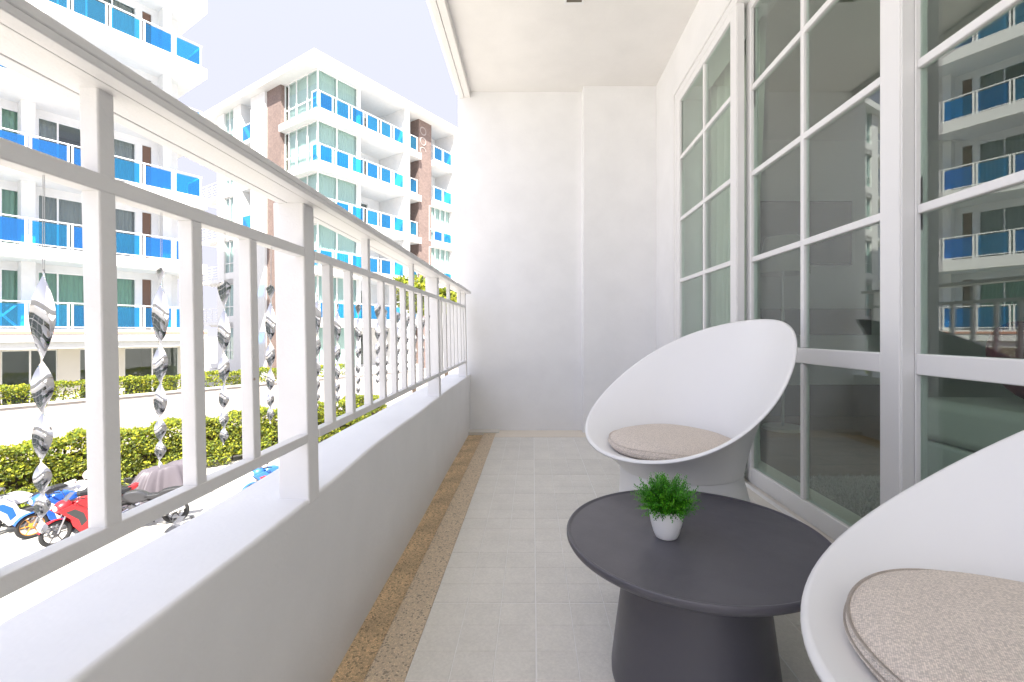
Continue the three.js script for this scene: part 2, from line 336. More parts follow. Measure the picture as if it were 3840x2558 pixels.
// ---- the room behind the doors
structure('room_floor', [bx(1.285, 5.2, -0.16, 0.05, 1.6, -4.4)], M.wood, 'brown laminate floor of the room behind the glass', 'floor');
structure('room_wall', [bx(1.16, 5.2, -0.1, 2.8, -4.40, -4.55), bx(5.2, 5.35, -0.1, 2.8, 1.6, -4.55), bx(1.2, 5.35, -0.1, 2.8, 1.6, 1.8), bx(1.161, 1.6, -0.1, 2.8, -3.20, -4.40)], M.roomWall, 'grey walls of the room behind the glass', 'wall');
structure('room_ceiling', [bx(1.161, 5.35, 2.66, 2.95, 1.8, -4.55)], M.roomWall, 'ceiling of the room behind the glass', 'ceiling');
{
  const tv = thing('television', 'flat black television on the far wall of the room', 'television', [2.56, 1.45, -4.398]);
  part(tv, 'screen', [rbx(-0.49, 0.49, 0.012, 0.60, 0.018, 0.045, 0.004)], M.screen);
  part(tv, 'bezel', [rbx(-0.50, 0.50, 0, 0.612, 0, 0.040, 0.006)], M.dark);
  const c = thing('media_cabinet', 'white wall cabinet under the television inside the room', 'cabinet', [2.3, 0.05, -4.398]);
  part(c, 'drawer_unit', [rbx(-0.98, 0.95, 0.29, 0.73, 0, 0.38, 0.006)], M.cabinet);
  part(c, 'base', [bx(-0.94, 0.91, 0, 0.29, 0, 0.30)], M.darkPanel);
  part(c, 'back_panel', [bx(-0.98, 0.95, 0.731, 0.98, 0, 0.03)], M.darkPanel);
  const rg = thing('shag_rug', 'grey shag rug on the room floor just inside the doors', 'rug', [1.75, 0.05, -1.75]);
  const g = new THREE.BufferGeometry(), pos = [];
  for (let i = 0; i < 9000; i++) { const x = rr(-0.42, 0.42), z = rr(-0.6, 0.6), a = rr(0, 6.28), h = rr(0.012, 0.03), w = 0.004, lx = rr(-0.012, 0.012), lz = rr(-0.012, 0.012); pos.push(x - w * Math.cos(a), 0.004, z - w * Math.sin(a), x + w * Math.cos(a), 0.004, z + w * Math.sin(a), x + lx, h, z + lz); }
  g.setAttribute('position', new THREE.Float32BufferAttribute(pos, 3)); g.computeVertexNormals();
  const pile = part(rg, 'pile', [g], mat([0.36, 0.36, 0.34], { roughness: 1, side: THREE.DoubleSide })); pile.userData.kind = 'stuff';
  part(rg, 'backing', [bx(-0.43, 0.43, 0, 0.006, -0.61, 0.61)], mat([0.22, 0.22, 0.21], { roughness: 1 }));
  const so = thing('daybed', 'pale daybed with dark red pillows inside the room', 'daybed', [2.35, 0.05, -1.55], 0);
  part(so, 'base', [rbx(-0.42, 0.55, 0.0, 0.22, -0.75, 1.2, 0.02)], M.cabinet);
  part(so, 'mattress', [rbx(-0.43, 0.56, 0.221, 0.43, -0.76, 1.21, 0.05, 3)], M.linen);
  const pl = thing('pillow', 'dark red pillow leaning at the far end of the daybed', 'pillow', [2.30, 0.48, -2.08], 0.25);
  part(pl, 'cover', [new THREE.SphereGeometry(1, 24, 16).applyMatrix4(new THREE.Matrix4().makeScale(0.27, 0.20, 0.085)).rotateX(-0.35).translate(0, 0.185, 0)], M.maroon);
  // curtains behind the farthest door
  const pleat = (x0, z0, z1, y0, y1, amp, n, taper = 0) => grid(n * 8, 10, (u, v) => {
    const k = 1 - taper * Math.pow(1 - Math.abs(v - 0.35), 3) * (v < 0.999 ? 1 : 1);
    return [x0 + amp * Math.sin(u * n * 6.283 + 0.6 * Math.sin(u * 11)) * (0.7 + 0.3 * v), y0 + (y1 - y0) * v, -(z0 + (z1 - z0) * u * k)];
  });
  const cu = thing('curtain', 'pale sheer curtain hanging behind the farthest door panel', 'curtain', [1.24, 0.06, 0]);
  part(cu, 'cloth', [pleat(0, 3.14, 2.42, 0.02, 2.46, 0.042, 7, 0.25)], M.curtainWhite);
  part(cu, 'heading', [bx(-0.03, 0.03, 2.461, 2.50, -1.0, -3.15)], M.frame);
  const lamp = thing('floor_lamp', 'unlit floor lamp with a pale shade standing behind the curtain', 'lamp', [1.95, 0.05, -3.55]);
  part(lamp, 'shade', [new THREE.CylinderGeometry(0.13, 0.19, 0.28, 24, 1, true).translate(0, 1.35, 0)], phys([0.5, 0.5, 0.46], { side: THREE.DoubleSide, roughness: 0.9 }));
  part(lamp, 'stand', [rod([0, 0.02, 0], [0, 1.42, 0], 0.01), new THREE.CylinderGeometry(0.14, 0.15, 0.025, 24).translate(0, 0.0125, 0)], M.frame);
}

// ================================================================ RAILING
{
  const r = thing('balcony_railing', 'white painted steel railing on the balcony parapet', 'railing', [-0.452, 0.45, 0]);
  r.rotation.set(0, 0.0167, 0.02);
  const Y = (y) => y - 0.45;
  const topM = (Z) => Y(0.968 + 0.012 * Z), hb = (Z) => Y(1.0595 + 0.013 * Z);
  // a bar running along the depth, its height following f(Z)
  const along = (x0, x1, Z0, Z1, f, h, rad = 0.002) => {
    const g = rbx(x0, x1, 0, h, -Z0, -Z1, rad), p = g.attributes.position;
    for (let i = 0; i < p.count; i++) p.setY(i, p.getY(i) + f(-p.getZ(i)));
    return g;
  };
  const cap = part(r, 'handrail', [along(-0.054, 0.036, -3.1, 3.60, (Z) => hb(Z) + 0.009, 0.0125, 0.003)], M.rail);
  part(cap, 'underside_strip', [along(0.0158, 0.036, -3.1, 3.60, hb, 0.009, 0.0015)], M.rail);
  part(cap, 'underside_strip', [along(-0.0328, 0.0146, -3.1, 3.60, (Z) => hb(Z) + 0.0005, 0.0085, 0.0012)], M.rail);
  part(cap, 'underside_strip', [along(-0.054, -0.0342, -3.1, 3.60, hb, 0.009, 0.0015)], M.rail);
  const bays = [[-3.1, 0.953], [1.003, 2.403], [2.453, 3.512]];
  for (const [a, b] of bays) {
    part(r, 'middle_rail', [along(-0.0212, 0.0008, a, b, (Z) => topM(Z) - 0.0195, 0.0195)], M.rail);
    part(r, 'bottom_rail', [along(-0.0212, 0.0008, a, b, () => Y(0.5695), 0.0188)], M.rail);
  }
  for (const Z of [-2.9, -0.92, 0.953, 2.403, 3.512]) part(r, 'post', [rbx(-0.064, 0, -0.012, hb(Z) + 0.003, -Z, -(Z + 0.048), 0.004)], M.rail);
  const tall = new Set();
  const bal = [-2.6, -2.465, -2.33, -2.195, -2.06, -1.925, -1.79, -1.655, -1.52, -1.385, -1.25, -1.115, -0.98, -0.845, -0.70, -0.565, -0.43, -0.295, -0.16, -0.025, 0.11, 0.245, 0.375, 0.494, 0.631, 0.764, 1.076, 1.203, 1.341, 1.4785, 1.611, 1.743, 1.880, 2.025, 2.169, 2.512, 2.646, 2.789, 2.93, 3.08, 3.25, 3.39];
  [0.494, 1.341, 1.880, 2.789, 3.25, -0.025].forEach((z) => tall.add(z));
  for (const Z of bal) part(r, 'baluster', [rbx(-0.0204, 0, Y(0.587), tall.has(Z) ? hb(Z) + 0.003 : topM(Z) - 0.0185, -Z, -(Z + 0.0205), 0.0022)], M.rail);

  // ---- mirror spirals hung on threads under the middle rail
  r.updateMatrixWorld(true);
  const ord = ['nearest the camera', 'second from the left', 'third from the left', 'fourth, in front of the thick post', 'fifth, just past the thick post', 'sixth from the left', 'seventh from the left', 'eighth from the left', 'ninth from the left', 'tenth from the left', 'eleventh from the left', 'twelfth from the left', 'thirteenth from the left', 'farthest, by the second thick post'];
  const Zs = [0.444, 0.588, 0.712, 0.842, 1.030, 1.141, 1.283, 1.452, 1.538, 1.682, 1.812, 1.945, 2.089, 2.213];
  const top0 = [0.862, 0.884, 0.882, 0.889, 0.887, 0.872, 0.881, 0.895, 0.878, 0.876, 0.884, 0.889, 0.872, 0.890];
  const phase = [0, -0.18, -0.45, -0.3, -0.05, -0.12, -0.35, -0.6, -0.2, -0.5, -0.8, -0.1, -0.7, -0.4];
  const tk = [[0, -0.06], [0.345, 1], [0.545, 2], [0.728, 3], [0.849, 4], [0.948, 5], [1, 5.5]];
  const twist = (v) => { for (let k = 1; k < tk.length; k++) if (v <= tk[k][0] + 1e-9) { const [a, p] = tk[k - 1], [b, q] = tk[k]; return p + (q - p) * (v - a) / (b - a); } return 5.5; };
  Zs.forEach((Z, i) => {
    const L = 0.257, x = -0.0104, yt = top0[i], w = r.localToWorld(new THREE.Vector3(x, Y(yt), -Z));
    const o = thing('spiral_ornament', `mirror spiral hanging under the rail, ${ord[i]}`, 'ornament', [w.x, w.y - L, w.z], 0, 'mirror spirals hung along the railing');
    const view = Math.atan2(w.x, -w.z), N = 150;
    const g = grid(6, N, (u, v) => {
      const s = v * L, tw = Math.PI * (twist(v) + 0.5 + phase[i]);
      const wid = 0.0098 * (1 - 0.42 * v) * Math.sqrt(Math.min(1, v / 0.035 + 0.04)) * Math.sqrt(Math.min(1, (1 - v) / 0.03 + 0.02));
      const a = view - tw, q = (u - 0.5) * 2, bow = 0.0016 * (1 - q * q);
      return [q * wid * Math.cos(a) - bow * Math.sin(a), L - s, q * wid * Math.sin(a) + bow * Math.cos(a)];
    });
    part(o, 'ribbon', [g], M.mirror);
    const hang = topM(Z) + 0.45 - 0.0195 - (w.y - L);
    part(o, 'thread', [rod([0, L - 0.004, 0], [0.0004, hang + 0.002, 0], 0.00035, 0.00035, 5), rod([0.002, L - 0.004, 0], [0.0024, hang + 0.002, 0.0004], 0.0003, 0.0003, 5)], M.string);
  });
}

// ================================================================ FURNITURE
{
  const TAU = 0.5758, A = 0.408, B = 0.3755, EGG = 0.2043, Q = 0.0109, Q3 = -0.0381, YC = 0.629, ct = Math.cos(TAU), st = Math.sin(TAU);
  const rim = (t, k = 0) => {
    const c = Math.cos(t), s = Math.sin(t), n = Q * s * s + Q3 * s * s * c, a = A - k, b = B - k;
    return [a * c * ct + n * st, YC - a * c * st + n * ct, b * s * (1 + EGG * c)];
  };
  const N = 96, nOut = 12, nIn = 14;
  const bez = (p, c, q, v) => [0, 1, 2].map((i) => (1 - v) * (1 - v) * p[i] + 2 * v * (1 - v) * c[i] + v * v * q[i]);
  const profile = (t) => {
    const R = rim(t, 0.0), Ro = rim(t, 0.0015), Ri = rim(t, 0.013), c = Math.cos(t), s = Math.sin(t), out = [];
    const W = [0.045 + 0.205 * c, 0.337, 0.205 * s], S = [0.055 + 0.204 * c, 0.394, 0.202 * s];
    const co = [W[0] + (R[0] - W[0]) * 0.27, W[1] + (R[1] - W[1]) * 0.45, W[2] + (R[2] - W[2]) * 0.27];
    for (let k = 0; k <= nOut; k++) { const p = bez(W, co, R, k / nOut); if (k === nOut) p[1] -= 0.004; out.push(p); }
    out.push([R[0], R[1] + 0.001, R[2]], [(Ro[0] * 0.7 + Ri[0] * 0.3), (Ro[1] * 0.7 + Ri[1] * 0.3) + 0.0022, (Ro[2] * 0.7 + Ri[2] * 0.3)], [(Ro[0] * 0.3 + Ri[0] * 0.7), (Ro[1] * 0.3 + Ri[1] * 0.7) + 0.0018, (Ro[2] * 0.3 + Ri[2] * 0.7)]);
    const ci = [S[0] + (Ri[0] - S[0]) * 0.28, S[1] + (Ri[1] - S[1]) * 0.30, S[2] + (Ri[2] - S[2]) * 0.28];
    for (let k = 0; k <= nIn; k++) { const p = bez(Ri, ci, S, k / nIn); if (k === 0) p[1] -= 0.001; out.push(p); }
    out.push([0.055 + 0.12 * c, 0.3925, 0.12 * s], [0.055 + 0.001 * c, 0.392, 0.001 * s]);
    return out;
  };
  const profs = []; for (let i = 0; i < N; i++) profs.push(profile(i / N * 6.28318530718));
  const nv = profs[0].length - 1;
  const shellGeo = grid(N, nv, (u, v) => profs[Math.round(u * N) % N][Math.round(v * nv)], true);
  const baseGeo = grid(72, 12, (u, v) => {
    const t = -u * 6.28318530718, k = v, r = k < 0.04 ? 0.199 : 0.2035 + 0.062 * Math.pow((k - 0.04) / 0.96, 1.15), y = 0.336 * (1 - k);
    const rr2 = k > 0.97 ? r - 0.004 : r; return [0.045 - 0.045 * k + rr2 * Math.cos(t), y, rr2 * Math.sin(t)];
  }, true);
  const chair = (label, X, Z, phi) => {
    const c = thing('tub_chair', label, 'armchair', [X, 0, -Z], phi, 'white egg-shaped tub chairs');
    part(c, 'shell', [shellGeo.clone()], M.shell);
    part(c, 'base', [baseGeo.clone()], M.shell);
    return c;
  };
  // seat cushions: a domed round pad with two lines of piping
  const cushProf = (Rr) => {
    const e = 0.018, pts = [[0.0001, 0.0], [Rr * 0.5, 0.0], [Rr - 0.030, 0.003], [Rr - 0.010, 0.013], [Rr, 0.026], [Rr - 0.003, 0.040]];
    for (let k = 1; k <= 8; k++) { const q = 1 - k / 8; pts.push([Math.max(0.0001, (Rr - 0.004) * q), 0.040 + 0.026 * Math.sqrt(1 - q * q * q)]); }
    return pts.map((p) => new THREE.Vector2(...p));
  };
  const cushion = (label, X, Z, phi) => {
    const c = thing('seat_cushion', label, 'cushion', [X, 0.3945, -Z], phi, 'round beige seat cushions');
    const body = new THREE.LatheGeometry(cushProf(0.214), 64), p = body.attributes.position;
    for (let i = 0; i < p.count; i++) { const x = p.getX(i), z = p.getZ(i); p.setXYZ(i, x * 0.98, p.getY(i) + 0.004 * Math.sin(x * 17 + 1) * Math.cos(z * 13), z * 1.0); }
    { const uv = body.attributes.uv; for (let i = 0; i < p.count; i++) uv.setXY(i, p.getX(i), p.getZ(i) + p.getY(i)); body.userData.uv = true; }
    body.computeVertexNormals();
    part(c, 'pad', [body], M.fabric);
    for (const [y, r0] of [[0.041, 0.2105], [0.029, 0.2135]]) {
      const pts = []; for (let k = 0; k < 48; k++) { const a = k / 48 * 6.2832; const x = Math.cos(a) * r0 * 0.98, z = Math.sin(a) * r0; pts.push(new THREE.Vector3(x, y + 0.004 * Math.sin(x * 17 + 1) * Math.cos(z * 13), z)); }
      part(c, 'piping', [new THREE.TubeGeometry(new THREE.CatmullRomCurve3(pts, true), 120, 0.0024, 6, true)], M.fabric);
    }
    return c;
  };
  const P1 = [0.550, 1.6006, 3.5348], P2 = [0.672, 0.4678, 2.5771];
  chair('white egg-shaped tub chair at the far side of the round table', ...P1);
  chair('white egg-shaped tub chair in the near right corner', ...P2);
  const off = 0.082;
  cushion('beige seat cushion on the far tub chair', P1[0] + off * Math.cos(P1[2]), P1[1] + off * Math.sin(P1[2]), P1[2]);
  cushion('beige seat cushion on the near tub chair', P2[0] + off * Math.cos(P2[2]) - 0.012, P2[1] + off * Math.sin(P2[2]) - 0.02, P2[2]);

  // ---- table
  const TX = 0.368, TZ = 1.047, TH = 0.34, TR = 0.2895;
  const t = thing('side_table', 'round charcoal side table on a flared pedestal between the chairs', 'table', [TX, 0, -TZ]);
  const v2 = (a) => a.map((p) => new THREE.Vector2(...p));
  part(t, 'table_top', [new THREE.LatheGeometry(v2([[0.10, TH - 0.026], [0.22, TH - 0.026], [TR - 0.014, TH - 0.022], [TR - 0.004, TH - 0.015], [TR, TH - 0.008], [TR, TH - 0.001], [TR - 0.0015, TH + 0.0016], [TR - 0.004, TH + 0.0022], [TR - 0.0065, TH + 0.0014], [TR - 0.0085, TH - 0.0008], [TR - 0.012, TH - 0.0016], [TR * 0.5, TH - 0.0016], [0.0001, TH - 0.0016]]), 128)], M.table);
  part(t, 'pedestal', [new THREE.LatheGeometry(v2([[0.0001, 0.0], [0.166, 0.0], [0.177, 0.004], [0.184, 0.014], [0.1845, 0.03], [0.176, 0.10], [0.163, 0.20], [0.152, 0.30], [0.151, TH - 0.0262]]), 96)], M.table);
  // ---- potted plant
  const PX = 0.302, PZ = 1.03, PY = TH - 0.0016;
  const p = thing('potted_plant', 'small bright green plant in a white pot on the charcoal table', 'plant', [PX, PY, -PZ]);
  part(p, 'pot', [new THREE.LatheGeometry(v2([[0.0001, 0], [0.020, 0], [0.024, 0.002], [0.0285, 0.012], [0.034, 0.032], [0.0375, 0.052], [0.0385, 0.064], [0.038, 0.066], [0.0365, 0.066], [0.036, 0.063], [0.0355, 0.056], [0.0001, 0.056]]), 64)], M.pot);
  part(p, 'soil', [new THREE.CylinderGeometry(0.0352, 0.0352, 0.004, 32).translate(0, 0.0582, 0)], M.soil);
  const pos = [], col = [];
  const up = new THREE.Vector3(0, 1, 0), tri = (a, b, c, k) => { pos.push(...a, ...b, ...c); for (let i = 0; i < 3; i++) col.push(...k); };
  for (let i = 0; i < 620; i++) {
    const th = rr(0, 6.283), ph = Math.acos(1 - rr(0, 1.06)), dir = new THREE.Vector3(Math.sin(ph) * Math.cos(th), Math.cos(ph), Math.sin(ph) * Math.sin(th));
    const len = rr(0.042, 0.068) * (dir.y < 0.2 ? 0.9 : 1), st0 = new THREE.Vector3(rr(-0.02, 0.02), 0.062 + rr(0, 0.012), rr(-0.02, 0.02));
    const side = new THREE.Vector3().crossVectors(dir, up).normalize(), oth = new THREE.Vector3().crossVectors(side, dir).normalize();
    const g = rr(0, 1), base = g < 0.15 ? [0.018, 0.11, 0.004] : g < 0.75 ? [0.04, 0.24, 0.004] : [0.10, 0.36, 0.008];
    const bend = (s) => st0.clone().addScaledVector(dir, s * len).addScaledVector(up, -0.010 * s * s * (1 - dir.y) + 0.007 * s);
    for (let k = 0; k < 6; k++) { const a = bend(k / 6), b = bend((k + 1) / 6), w = side.clone().multiplyScalar(0.0006); tri(a.clone().add(w).toArray(), a.clone().sub(w).toArray(), b.toArray(), base); }
    for (let k = 0; k < 20; k++) {
      const s = 0.25 + 0.75 * k / 19, o = bend(s), an = k * 2.4 + i, d = side.clone().multiplyScalar(Math.cos(an)).addScaledVector(oth, Math.sin(an)).addScaledVector(dir, 0.9).normalize();
      const ln = rr(0.006, 0.011) * (1.15 - 0.5 * s), w = new THREE.Vector3().crossVectors(d, up).normalize().multiplyScalar(0.0014), e = o.clone().addScaledVector(d, ln), m = o.clone().addScaledVector(d, ln * 0.45), q = rr(0.8, 1.25), kk = base.map((x) => x * q);
      tri(o.toArray(), m.clone().add(w).toArray(), e.toArray(), kk); tri(o.toArray(), e.toArray(), m.clone().sub(w).toArray(), kk);
    }
  }
  const g = new THREE.BufferGeometry(); g.setAttribute('position', new THREE.Float32BufferAttribute(pos, 3)); g.setAttribute('color', new THREE.Float32BufferAttribute(col, 3)); g.computeVertexNormals();
  const fo = new THREE.Mesh(g, phys([1, 1, 1], { vertexColors: true, roughness: 0.55, side: THREE.DoubleSide })); fo.name = 'foliage'; fo.userData.kind = 'stuff'; p.add(fo);
}

// ================================================================ THE COURTYARD
const GY = -4.0;                                        // ground below the balcony
const TURN = Math.acos(0.5417);                         // both blocks opposite share one orientation
const ax = [0.5417, -0.8406], nx = [0.8406, 0.5417];    // along the fronts, and out of them (x, z)
const PA = [-17.15, -18.15], PB = [-12.3, -25.9];
const at = (t, o, P = PA) => [P[0] + ax[0] * t + nx[0] * o, P[1] + ax[1] * t + nx[1] * o];
{
  const g = new THREE.CircleGeometry(600, 64).rotateX(-Math.PI / 2).translate(0, GY, 0);
  structure('ground', [g], M.concrete, 'bright concrete yard between the apartment blocks', 'ground');
  const te = structure('terrace', [bx(-16, 26, 0, 1.91, -12, 2.25)], M.concrete, 'raised terrace in front of the apartment blocks', 'terrace');
  te.position.set(PA[0], GY, PA[1]); te.rotation.y = TURN;
}
// leaves spread over a volume given by a sampler; each leaf a folded rhomb
function leaves(n, sample, size, palette, dens = 1) {
  const pos = [], col = [];
  for (let i = 0; i < n; i++) {
    const [p, nrm] = sample(), s = size * rr(0.65, 1.35), k = palette[Math.floor(rnd() * palette.length)], q = rr(0.75, 1.2);
    const d = new THREE.Vector3(rr(-1, 1), rr(-0.7, 0.9), rr(-1, 1)).addScaledVector(nrm, 0.7).normalize();
    const w = new THREE.Vector3(rr(-1, 1), rr(-1, 1), rr(-1, 1)).cross(d).normalize(), f = new THREE.Vector3().crossVectors(w, d);
    const a = p, c = p.clone().addScaledVector(d, s), m = p.clone().addScaledVector(d, s * 0.5), b = m.clone().addScaledVector(w, s * 0.30).addScaledVector(f, s * 0.08), e = m.clone().addScaledVector(w, -s * 0.30).addScaledVector(f, s * 0.08);
    for (const v of [a, b, c, a, c, e]) { pos.push(v.x, v.y, v.z); col.push(k[0] * q, k[1] * q, k[2] * q); }
  }
  const g = new THREE.BufferGeometry(); g.setAttribute('position', new THREE.Float32BufferAttribute(pos, 3)); g.setAttribute('color', new THREE.Float32BufferAttribute(col, 3)); g.computeVertexNormals(); g.userData.uv = true; return g;
}
const LEAF = [[0.33, 0.36, 0.01], [0.22, 0.29, 0.01], [0.44, 0.42, 0.015], [0.09, 0.14, 0.01], [0.28, 0.33, 0.01]];
const LEAFD = [[0.12, 0.16, 0.015], [0.18, 0.20, 0.015], [0.06, 0.10, 0.012]];
function hedge(name, label, x0, x1, y0, y1, z0, z1, n, size, ragged, base) {
  const h = thing(name, label, 'hedge', [PA[0], base, PA[1]], TURN);
  const bump = (x, z) => 0.10 * ragged * (Math.sin(x * 2.7) + Math.sin(x * 6.1 + z * 3) * 0.7 + Math.sin(x * 13 + 1.3) * 0.5);
  const f = new THREE.Mesh(leaves(n, () => {
    const x = rr(x0, x1), q = rnd(); let y, z, nr;
    if (q < 0.36) { y = y1 + bump(x, 0) - Math.abs(rr(0, 0.14) * rnd()); z = rr(z0, z1); nr = new THREE.Vector3(0, 1, 0.2); }
    else if (q < 0.86) { const v = rnd(); y = y0 + (y1 + bump(x, 1) - y0) * (1 - Math.pow(v, 1.25)); z = z1 + 0.10 * Math.sin(x * 3.9 + y * 4) - rr(0, 0.20); nr = new THREE.Vector3(0, 0.35, 1); if (Math.sin(x * 4.3 + 1.1 * Math.sin(y * 5)) + Math.sin(y * 6.2 + x * 2.1) < -0.75 * (1.1 - (y - y0) / (y1 - y0))) y = y + 0.3 * (y1 - y); }
    else { y = rr(y0 + 0.2, y1); z = rr(z0, z1); nr = new THREE.Vector3(0, 0.6, 0); }
    return [new THREE.Vector3(x, y, z), nr];
  }, size, name.includes('tall') ? LEAF : LEAF), M.leaf);
  f.geometry.userData.uv = true; f.name = 'foliage'; f.userData.kind = 'stuff'; h.add(f);
  for (let x = x0 + 0.2; x < x1; x += rr(0.32, 0.55)) {
    const z = (z0 + z1) / 2 + rr(-0.1, 0.15), yt = y1 - 0.25;
    part(h, 'stem', [tube([[x, 0, z], [x + rr(-0.05, 0.05), yt * 0.5, z + rr(-0.05, 0.05)], [x + rr(-0.1, 0.1), yt, z + rr(-0.08, 0.08)]], 0.02, 4, 5)], M.bark);
  }
  return h;
}
{
  const w = thing('retaining_wall', 'long pale retaining wall between the two hedges', 'wall', [PA[0], GY, PA[1]], TURN);
  part(w, 'wall', [bx(-16, 26, 0, 2.42, 2.26, 2.46)], M.wallCream);
  part(w, 'coping', [rbx(-16, 26, 2.421, 2.49, 2.22, 2.51, 0.01)], M.wallCream);
  part(w, 'plinth', [bx(-16, 26, 0, 1.25, 2.461, 2.49)], M.wallCream);
  hedge('low_hedge', 'clipped yellow-green hedge on top of the pale retaining wall', -7, 9.5, 0.02, 1.12, 1.35, 2.16, 22000, 0.09, 0.35, -2.09);
  hedge('tall_hedge', 'tall bushy yellow-green hedge behind the parked motorbikes', -5.5, 9.0, 0.06, 1.68, 5.15, 5.95, 46000, 0.11, 0.8, GY);
  const f = thing('low_fence', 'brown board fence behind the tall hedge', 'fence', [PA[0], GY, PA[1]], TURN);
  const bs = []; for (let x = -5.6; x < 9.2; x += 0.16) bs.push(bx(x, x + 0.158, 0.05, 1.15 + rr(-0.01, 0.01), 4.98, 5.0));
  part(f, 'boards', bs, M.fence); part(f, 'rail', [bx(-5.6, 9.2, 0.3, 0.38, 4.94, 4.979), bx(-5.6, 9.2, 0.9, 0.98, 4.94, 4.979), ...[-5.5, -3, -0.5, 2, 4.5, 7, 9.1].map((x) => bx(x, x + 0.08, 0, 1.1, 4.90, 4.939))], M.fence);
  // trees
  const tree = (label, x, z, h, cy, crown, n, kind) => {
    const t = thing('garden_tree', label, 'tree', [x, GY, z], rr(0, 6), 'trees in the courtyard');
    const limbs = [], tips = [];
    for (let i = 0; i < 9; i++) { const a = i * 2.4, r = crown * rr(0.35, 0.8), y = cy + rr(-0.5, 0.8) * crown; const tip = [Math.cos(a) * r, y, Math.sin(a) * r]; tips.push(tip); limbs.push(tube([[0, cy - crown * 0.9, 0], [Math.cos(a) * r * 0.35, cy - crown * 0.2, Math.sin(a) * r * 0.35], tip], 0.022, 6, 6)); }
    part(t, 'trunk', [tube([[0, 0, 0], [0.06, cy * 0.35, 0.03], [-0.03, cy * 0.7, -0.02], [0, cy - crown * 0.7, 0]], 0.075, 10, 8)], M.bark);
    part(t, 'limbs', limbs, M.bark);
    const f = new THREE.Mesh(leaves(n, () => {
      const c = tips[Math.floor(rnd() * tips.length)], v = new THREE.Vector3(rr(-1, 1), rr(-1, 1), rr(-1, 1)); if (v.length() > 1) v.normalize();
      return [new THREE.Vector3(...c).addScaledVector(v, crown * 0.42 * Math.pow(rnd(), 0.4)), v];
    }, 0.17, kind), M.leaf); f.name = 'crown'; f.userData.kind = 'stuff'; t.add(f);
  };
  tree('small tree with yellow-green leaves rising behind the far railing bay', -4.75, -18, 6.9, 6.15, 0.78, 2300, LEAF);
  tree('small leafy tree seen just beyond the second thick railing post', -3.42, -18, 6.4, 6.0, 0.55, 1500, LEAF);
  // low shrubs by the foot of the building
  const shrub = (label, x, z, r, h, n) => {
    const s = thing('garden_shrub', label, 'shrub', [x, GY, z], 0, 'low shrubs in the courtyard');
    part(s, 'stem', [rod([0, 0, 0], [0.02, h * 0.8, 0], 0.03, 0.015), rod([0, 0.1, 0], [0.2 * r, h * 0.7, 0.15 * r], 0.02, 0.01), rod([0, 0.1, 0], [-0.2 * r, h * 0.7, -0.15 * r], 0.02, 0.01)], M.bark);
    const f = new THREE.Mesh(leaves(n, () => { const v = new THREE.Vector3(rr(-1, 1), rr(-1, 1), rr(-1, 1)); if (v.length() > 1) v.normalize(); const q = Math.pow(rnd(), 0.35); return [new THREE.Vector3(v.x * r * q, h * 0.55 + v.y * h * 0.5 * q, v.z * r * q), v]; }, 0.12, LEAFD), M.leaf); f.name = 'foliage'; f.userData.kind = 'stuff'; s.add(f);
  };
  shrub('round green shrub seen under the railing past the thick post', -5.2, -13.2, 0.75, 1.5, 1800);
  shrub('low green shrub farther along, under the railing', -4.3, -15.6, 0.7, 1.4, 1600);
  shrub('small shrub near the foot of the far block', -6.7, -19.5, 0.6, 1.2, 1200);
}

// ---------------------------------------------------------------- apartment blocks
const pleatGeo = (w, h, n = 9) => grid(n * 4, 1, (u, v) => [(u - 0.5) * w, v * h, 0.035 * Math.sin(u * n * 6.283) + 0.01 * Math.sin(u * 17)]);
const unit = new THREE.BoxGeometry(1, 1, 1); uvm(unit);
function cell(parent, name, x0, x1, y0, y1, z0, z1, m) {      // one piece from a shared box
  const o = inst(parent, name, unit, m); o.scale.set(x1 - x0, y1 - y0, z1 - z0); o.position.set((x0 + x1) / 2, (y0 + y1) / 2, (z0 + z1) / 2); return o;
}
// a window in a wall facing +z (local): panes split at xs, frame around each
function windowUnit(parent, xs, y0, y1, z, curt, opt = {}) {
  const fr = [], w = opt.w || 0.05;
  for (const x of xs) fr.push(bx(x - w / 2, x + w / 2, y0, y1, z - 0.04, z + 0.03));
  for (let i = 0; i < xs.length - 1; i++) { fr.push(bx(xs[i] + w / 2, xs[i + 1] - w / 2, y0, y0 + 0.06, z - 0.04, z + 0.028)); fr.push(bx(xs[i] + w / 2, xs[i + 1] - w / 2, y1 - 0.05, y1, z - 0.04, z + 0.028)); if (opt.transom) fr.push(bx(xs[i] + w / 2, xs[i + 1] - w / 2, opt.transom - 0.025, opt.transom + 0.025, z - 0.04, z + 0.028)); }
  const f = part(parent, 'window', fr, M.bmetal);
  for (let i = 0; i < xs.length - 1; i++) {
    const cuts = opt.transom ? [y0 + 0.06, opt.transom - 0.025, opt.transom + 0.025, y1 - 0.05] : [y0 + 0.06, y1 - 0.05];
    for (let k = 0; k < cuts.length; k += 2) cell(f, 'pane', xs[i] + w / 2, xs[i + 1] - w / 2, cuts[k], cuts[k + 1], z - 0.008, z - 0.002, M.bpane);
    const c = Array.isArray(curt) ? curt[i % curt.length] : curt;
    if (c) { const g = pleatGeo(xs[i + 1] - xs[i] - 0.01, y1 - y0, Math.max(3, Math.round((xs[i + 1] - xs[i]) / 0.13))); const o = part(f, 'curtain', [g], c); o.position.set((xs[i] + xs[i + 1]) / 2, y0, z - 0.16); }
  }
  return f;
}
